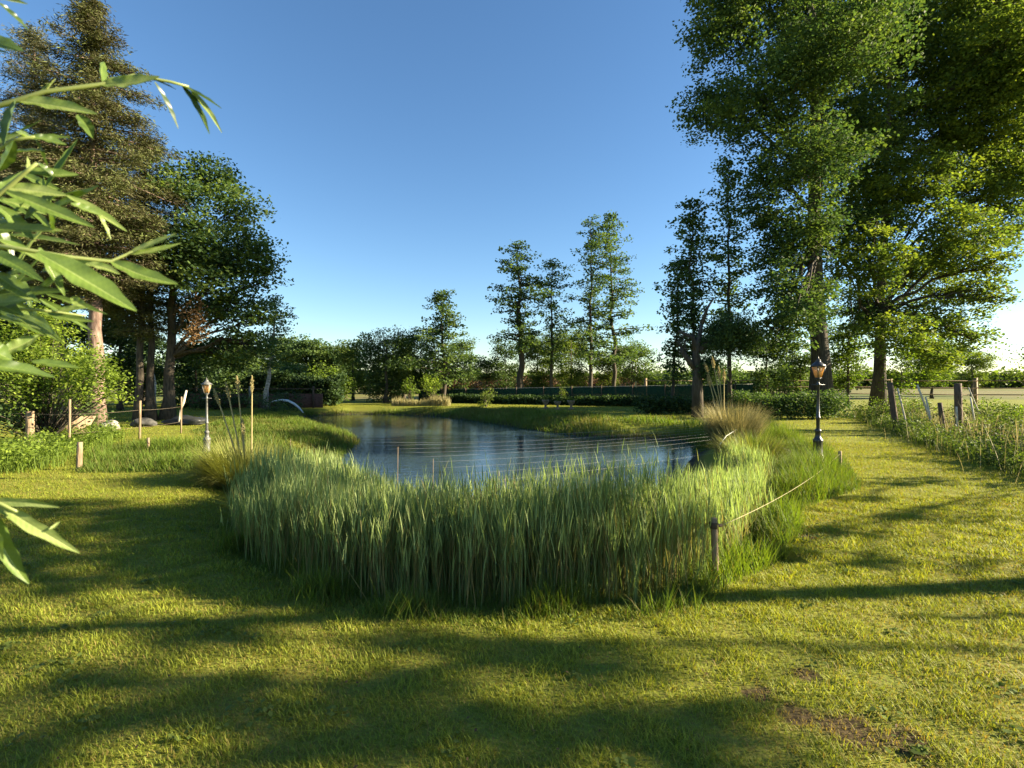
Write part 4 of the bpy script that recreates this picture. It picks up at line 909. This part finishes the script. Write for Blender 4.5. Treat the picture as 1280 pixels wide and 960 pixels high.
# arching water jet on the left shore
d = 26.0
root = empty('water_jet', tuple(P(340, 520, d)), 'thin white arc of water spraying from the left shore', 'fountain jet')
m = MB(); pts = np.array([P(337, 503, d), P(344, 501, d), P(352, 500, d), P(360, 501, d), P(368, 505, d), P(374, 510, d), P(379, 516, d)])
m.tube(pts, [.02, .035, .05, .06, .06, .05, .03], 8)
jm, n_, b__ = new_mat('spray'); b__.inputs['Base Color'].default_value = (.8, .85, .88, 1); b__.inputs['Roughness'].default_value = .25; b__.inputs['Transmission Weight'].default_value = .3
m.build('spray', jm, root, True)
m = MB(); p_ = P(337, 503, d); m.tube([(p_[0], p_[1], g1(p_[0], p_[1]) - .1), p_], [.04, .03], 8); m.build('nozzle', M['iron'], root)

# green windscreen fence beyond the pond
root = empty('green_fence', (2.5, 38, 0), 'long dark green mesh windscreen fence beyond the pond', 'fence')
FX = np.array([-6.9, 13.8]); 
def fy(x): return 38 - (x + 6.9) * .42
def ftop(x): return .84 + (x + 6.9) * .024
m = MB(); k = 60; xs = np.linspace(-6.9, 13.8, k); v = []
for x in xs:
    wv = .03 * math.sin(x * 2.3) + .02 * math.sin(x * 5.1); hh = ftop(x) + .02 * math.sin(x * 3.1)
    v += [(x, fy(x) + wv, -.02), (x, fy(x) + wv * .5, hh), (x, fy(x) + wv * .5 + .012, hh), (x, fy(x) + wv + .012, -.02)]
q = []
for i in range(k - 1):
    a_ = 4 * i
    for s_ in range(4): q.append([a_ + s_, a_ + 4 + s_, a_ + 4 + (s_ + 1) % 4, a_ + (s_ + 1) % 4])
m.add(v, q); m.build('windscreen', M['screen'], root)
for x in np.arange(-6.9, 13.9, 1.8):
    m = MB(); m.tube([(x, fy(x) - .07, -.05), (x, fy(x) - .07, ftop(x) + .12)], [.03, .03], 8); m.build('post', M['dark_wood'], root)
m = MB(); m.tube([(x, fy(x) + .05, ftop(x) + .03) for x in (-6.9, 0, 7, 13.8)], [.014] * 4, 5); m.build('top_wire', M['line'], root)
# white pole
post('flag_pole', 'slim white pole standing beyond the green fence', (bp(795, 46)), P(794, 438, 46), .07, M['white_paint'], cat='pole')
post('flag_pole', 'very thin grey pole left of the notched alder', (bp(622, 50)), P(622, 438, 50), .03, M['grey_iron'], cat='pole')

# planters and little figure on the far lawn
def planter(px, py, s, label, extra=0):
    x, y = G(px, py); y = min(y, 33.0); x = (px - 640) / F * y; root = empty('stone_planter', (x, y, 0), label, 'planter', 'stone planters on the far lawn')
    m = MB(); m.lathe([(0, 0), (.14 * s, 0), (.15 * s, .04 * s), (.06 * s, .1 * s), (.06 * s, .2 * s), (.17 * s, .34 * s), (.2 * s, .46 * s), (.17 * s, .46 * s), (.12 * s, .38 * s), (0, .36 * s)], 14, (x, y, 0)); m.build('pot', M['wood'], root, True)
    l = MB(); clumps(l, np.array([x, y, .5 * s + extra]) + R.normal(size=(10, 3)) * .09, .1, 22, .07, tb=.5); l.build('foliage', M['olive_leaf'], root)
planter(682, 511, 1.1, 'stone planter with a small plant, left one on the far lawn')
planter(697, 512, 1.0, 'stone planter in the middle of the far lawn row')
planter(714, 512, 1.1, 'stone planter, right one on the far lawn')
bush('pond_bush', 'young pale shrub against the green fence above the planters', [lob(703, 492, 6, 33, rz=.4)], M['olive_leaf'], 33, tb=.8, leaf=.1, crad=.16, dens=8)

# right-hand fences
NP = 'near fence posts on the right'
post('fence_post', 'dark leaning fence post nearest the spreading oak', (11.85, 15.75, 0), (11.62, 15.75, 1.52), .085, M['dark_wood'], NP)
post('fence_post', 'tall dark post of the pair right of the crossed stakes', (12.85, 14.7, 0), (12.8, 14.7, 1.5), .095, M['dark_wood'], NP)
post('fence_post', 'shorter dark post of the pair right of the crossed stakes', (12.35, 14.6, 0), (12.2, 14.6, .95), .06, M['dark_wood'], NP)
NS = 'pale stakes by the right fence posts'
post('stake', 'pale stake leaning on the dark post nearest the oak', (12.1, 15.6, 0), (11.75, 15.6, 1.35), .024, M['pale_wood'], NS, cat='stake')
post('stake', 'left pale stake of the crossed pair', (13.4, 16.2, 0), (12.9, 16.3, 1.45), .03, M['pale_wood'], NS, cat='stake')
post('stake', 'right pale stake of the crossed pair', (13.2, 16.0, 0), (13.25, 16.4, 1.05), .024, M['pale_wood'], NS, cat='stake')
post('stake', 'pale stake in front of the paired posts', (12.55, 14.4, 0), (12.5, 14.4, .85), .026, M['pale_wood'], NS, cat='stake')
post('stake', 'pale stake leaning at the right of the paired posts', (13.1, 14.4, 0), (12.9, 14.4, 1.1), .022, M['pale_wood'], NS, cat='stake')
post('stake', 'thin pale stake leaning alone farther right', (16.2, 17.5, 0), (15.6, 17.5, 1.35), .02, M['pale_wood'], NS, cat='stake')
root = empty('rail_fence', (22, 30, 0), 'wooden rail fence between the garden and the field on the right', 'fence')
rx = [(13.0, 33.0), (16.5, 32.0), (20.2, 31.0), (23.2, 27.5), (26.8, 28.0), (30.8, 25.5)]
rx = [(9.0, 34.5), (12.5, 33.8), (16.0, 33.0), (19.6, 32.2), (23.2, 31.4), (26.8, 29.6), (30.4, 27.8), (34, 26)]
for x, y in rx:
    m = MB(); m.box((x, y, .85), (.15, .15, 1.75), .2, (.01 * R.normal(), 0)); m.build('post', M['wood'], root)
for z in (.75, 1.15, 1.55):
    for p0, p1 in zip(rx[:-1], rx[1:]):
        m = MB(); m.tube(bez((p0[0], p0[1] - .11, z), (p1[0], p1[1] - .11, z + .02 * R.normal()), 0, 3), [.03] * 3, 6); m.build('rail', M['wood'], root)

# dry reeds on the far bank
m = MB(); n = 1000; x = -7.4 + 3.6 * R.random(n); y = 31.2 + .7 * R.random(n)
ribbons(m, np.stack([x, y, gz(x, y)], -1), R.random(n) * 6.28, .12 * R.random(n), .35 + .5 * R.random(n) * patch(x, y, 2), .03, 2, .3, np.clip(.6 + R.normal(size=n) * .2, 0, 1))
tag(m.build('dry_reeds', M['dry_grass']), 'fringe of pale dry reeds on the far left bank', 'reeds', kind='stuff')

# ------------------------------------------------------------------ willow beside the camera, its shoots reaching into the left of the view
def willow():
    root = empty('willow_tree', (-2.3, .15, 0), 'willow right beside the viewer, its leafy shoots hanging in from the left', 'tree')
    tk = MB(); base = np.array([-2.3, .15, -.05]); tk.tube(bez(base, (-2.1, .25, 3.4), 0, 8, .03), np.linspace(.14, .05, 8), 12)
    tk.build('trunk', M['bark'], root, True)
    sh = MB(); lf = MB()
    def leaf(p0, p1, wd, curl=.0, roll=0.0, tint=.6, n=56):
        p0 = np.array(p0); p1 = np.array(p1); ax = p1 - p0; L = np.linalg.norm(ax); ax /= L
        up = np.array([0, 0, 1.]) - ax[2] * ax; up /= np.linalg.norm(up) + 1e-6; sd = np.cross(ax, up)
        nrm = up * math.cos(roll) + sd * math.sin(roll); wv = np.cross(ax, nrm)
        V = []; T = []; bend_ = R.normal() * .03
        for i in range(n):
            t = i / (n - 1); c = p0 + ax * L * t - up * curl * L * (t ** 2) + up * curl * L * t * .35
            wk = wd * (math.sin(math.pi * min(1, t * .94 + .045)) ** .8) * (1 - .25 * t); fold = .22
            wob = .05 * wk * math.sin(t * 17)
            bnd = wv * math.sin(t * 3.1) * L * bend_
            for u in (-1, -.72, -.4, -.07, 0, .07, .4, .72, 1):
                V.append(c + bnd + wv * (wk / 2 * u + wob * abs(u)) + nrm * (wk * fold * (abs(u) ** 1.5) + wk * .04 * math.sin(t * 23 + u * 2) * abs(u)) - nrm * (.0003 if u == 0 else 0))
                T.append(min(1, tint + .4) if u == 0 else max(0, tint * (1 - .14 * abs(u)) + .07 * math.sin(t * 95 - 7 * abs(u)) + .08 * math.sin(t * 9 + 40 * tint + u * 3)))
        q = []
        for i in range(n - 1):
            k = 9 * i; q += [[k + m_, k + m_ + 1, k + m_ + 10, k + m_ + 9] for m_ in range(8)]
        lf.add(V, q, None, np.array(T))
    def shoot(pts, r=.0035): sh.tube(pts, np.linspace(r, r * .45, len(pts)), 7, True, .85)
    # main twigs (each with its own distance from the eye)
    def S(*a): return np.array([P(*q) for q in a])
    t1 = S((-140, 170, .62), (-40, 145, .62), (25, 127, .62), (60, 116, .63), (130, 107, .64), (170, 96, .66), (215, 104, .68), (238, 110, .69)); shoot(t1)
    t2 = S((-140, 260, .6), (-30, 215, .6), (0, 188, .6), (20, 176, .6), (45, 172, .6)); shoot(t2, .003)
    t3 = S((-120, 300, .58), (-20, 262, .58), (15, 232, .58), (35, 215, .58), (48, 205, .58)); shoot(t3, .0035)
    t4 = S((-120, 330, .56), (0, 308, .56), (40, 314, .56), (90, 322, .58), (140, 327, .6), (160, 318, .61), (190, 306, .62)); shoot(t4, .003)
    t5 = S((-120, 395, .6), (-20, 385, .6), (40, 387, .6), (70, 390, .62), (108, 395, .63)); shoot(t5, .0025)
    t6 = S((-120, 610, .55), (-40, 622, .55), (-5, 628, .55), (20, 640, .55)); shoot(t6, .003)
    t7 = S((-110, -40, .6), (-30, -20, .6), (0, -8, .6)); shoot(t7, .003)
    for t, z in ((t1, 2.3), (t2, 2.1), (t3, 2.0), (t4, 1.9), (t5, 1.8), (t6, 1.3), (t7, 2.6)):
        shoot(bez((-2.17, .22, z), t[0], .06, 8, .01)[::1], .006)
    def LF(a, b, w, d, d2=None, **k):
        k['tint'] = k.get('tint', .6) * .82; leaf(P(a[0], a[1], d), P(b[0], b[1], d2 or d), w, **k)
    # px of leaf foot, px of tip, width in metres, distance
    LF((128, 107), (202, 100), .020, .64, .65, curl=-.05, roll=1.3, tint=.85)
    LF((25, 127), (124, 143), .020, .62, .64, curl=.02, roll=1.2, tint=.8)
    LF((22, 128), (6, 178), .022, .61, .57, curl=.1, roll=.9, tint=.45)
    LF((130, 105), (133, 80), .014, .64, .66, roll=1.0, tint=.5)
    LF((100, 145), (118, 174), .016, .66, .66, curl=.0, roll=1.0, tint=.35)
    LF((60, 116), (72, 100), .006, .63, tint=.9, roll=.8); LF((50, 120), (70, 103), .006, .63, tint=.9, roll=1.0)
    LF((195, 104), (226, 162), .013, .67, .69, curl=.05, roll=.8, tint=.05)
    LF((178, 95), (222, 112), .007, .66, .69, curl=.05, roll=.3, tint=.1)
    LF((225, 107), (280, 134), .011, .69, .70, curl=.1, roll=.6, tint=.1)
    LF((228, 108), (272, 146), .009, .69, .71, curl=.1, roll=.7, tint=.05)
    LF((230, 110), (265, 168), .010, .69, .70, curl=.05, roll=.9, tint=.2)
    LF((238, 112), (282, 165), .008, .69, .70, curl=.1, roll=1.1, tint=.9)
    LF((0, 5), (39, 40), .013, .6, .62, curl=.02, roll=.8, tint=.1); LF((-10, -4), (38, 8), .010, .6, .6, roll=1.2, tint=.95)
    LF((-30, 48), (30, 72), .022, .6, .58, curl=-.1, roll=1.1, tint=.4)
    LF((-45, 60), (12, 68), .016, .62, .6, roll=.6, tint=.1)
    LF((-20, 90), (2, 155), .028, .58, .52, curl=.1, roll=1.2, tint=.5)
    # dense tuft on the left edge
    for a, b, w, tn, rl in [((20, 176), (90, 172), .014, .5, .9), ((45, 172), (85, 182), .013, .35, 1.1), ((45, 172), (62, 212), .014, .15, .8), ((20, 178), (0, 215), .014, .4, .9), ((40, 172), (22, 165), .008, .9, 1), ((35, 215), (100, 218), .017, .6, 1.1),
                            ((48, 205), (72, 225), .012, .2, 1.0), ((35, 216), (36, 195), .007, .95, 1), ((10, 235), (86, 243), .017, .9, 1.2), ((10, 240), (120, 284), .018, .55, 1.1), ((5, 250), (60, 268), .014, .7, 1.0), ((0, 258), (44, 300), .018, .5, 1.2),
                            ((-8, 250), (30, 215), .014, .6, .9), ((60, 250), (66, 290), .020, .45, 1.3), ((85, 245), (160, 290), .014, .8, .9), ((90, 255), (128, 270), .012, .6, 1), ((120, 262), (140, 300), .010, .9, 1.1), ((-10, 285), (80, 288), .016, .8, 1.1),
                            ((0, 300), (60, 330), .014, .7, .8), ((50, 310), (82, 370), .014, .5, 1.3), ((-10, 270), (20, 330), .018, .25, .9), ((-20, 310), (56, 352), .02, .1, .9), ((-10, 340), (50, 378), .02, .4, 1.1), ((-20, 380), (42, 372), .015, .8, 1.1)]:
        dd = .56 + .1 * random.random(); LF(a, b, w, dd, dd + .02, curl=.06 * random.random(), roll=rl, tint=tn)
    LF((48, 316), (172, 388), .032, .56, .60, curl=.02, roll=1.0, tint=.5)
    LF((140, 327), (222, 357), .021, .6, .62, curl=-.04, roll=1.05, tint=.55)
    LF((160, 318), (222, 293), .010, .61, .62, curl=-.02, roll=1.1, tint=.95); LF((165, 318), (228, 306), .009, .61, .63, curl=-.05, roll=1.1, tint=.75)
    LF((108, 330), (152, 341), .012, .63, .64, curl=.1, roll=1.0, tint=.85); LF((90, 372), (110, 385), .012, .62, roll=1.2, tint=.8)
    LF((50, 388), (118, 402), .012, .63, .64, roll=1.0, tint=.6); LF((70, 390), (114, 384), .010, .63, .64, roll=1.1, tint=.75)
    LF((-20, 372), (30, 395), .02, .58, .58, roll=.9, tint=.4)
    LF((5, 440), (50, 420), .018, .6, .62, curl=-.05, roll=1.1, tint=.75); LF((-30, 430), (15, 450), .026, .55, .57, roll=.9, tint=.5); LF((-40, 455), (68, 472), .020, .55, .6, roll=.8, tint=.3)
    LF((40, 452), (100, 460), .012, .6, .62, roll=.9, tint=.4)
    LF((-25, 628), (74, 630), .010, .55, .56, curl=.08, roll=1.3, tint=.95); LF((-10, 628), (100, 690), .015, .55, .57, curl=.03, roll=1.1, tint=.98); LF((-15, 632), (10, 738), .019, .55, .56, curl=-.25, roll=1.3, tint=.6); LF((-20, 640), (2, 700), .02, .53, .53, roll=1.2, tint=.8)
    LF((60, 662), (75, 655), .004, .56, .57, curl=-.4, roll=1.0, tint=.9)
    for i in range(46):      # inner leaves filling the tuft between the named ones
        px, py = R.uniform(-70, 60), R.uniform(185, 400); an = R.normal() * .7 + .1; ln = R.uniform(50, 95); dd = R.uniform(.62, .85)
        LF((px, py), (px + ln * math.cos(an), py + ln * math.sin(an)), R.uniform(.011, .018), dd, dd + R.normal() * .02, curl=R.uniform(-.05, .12), roll=R.uniform(.5, 1.4), tint=R.uniform(.1, .85))
    # more leaves outside the frame so the shoots stay leafy from beside
    for t in (t1, t2, t3, t4, t5, t6, t7):
        for i in range(7):
            f = .05 + i * .13; s = t[0] + (t[0] - t[1]) * f * 1.5; leaf(s, s + np.array([R.normal() * .04 - .02, R.normal() * .05, R.normal() * .05 - .02]) + np.array([0, .06, 0]) * (1 if i % 2 else -1), .018, .1, R.random() * 2, .6)
    sh.build('shoots', M['willow_leaf'], root, True); lf.build('leaves', M['willow_leaf'], root, True)
    cr = MB()   # upper crown above and behind the viewer's left
    for l in [(-2.6, -.4, 3.6, .9, .8, .5), (-3.1, .2, 3.2, .7, .6, .5)]:
        clumps(cr, lobe_points(l, 40), .18, 14, .10, asp=.22, dirn=np.tile([0, 0, -1.], (40, 1)))
    cr.build('crown', M['willow_leaf'], root)
willow()
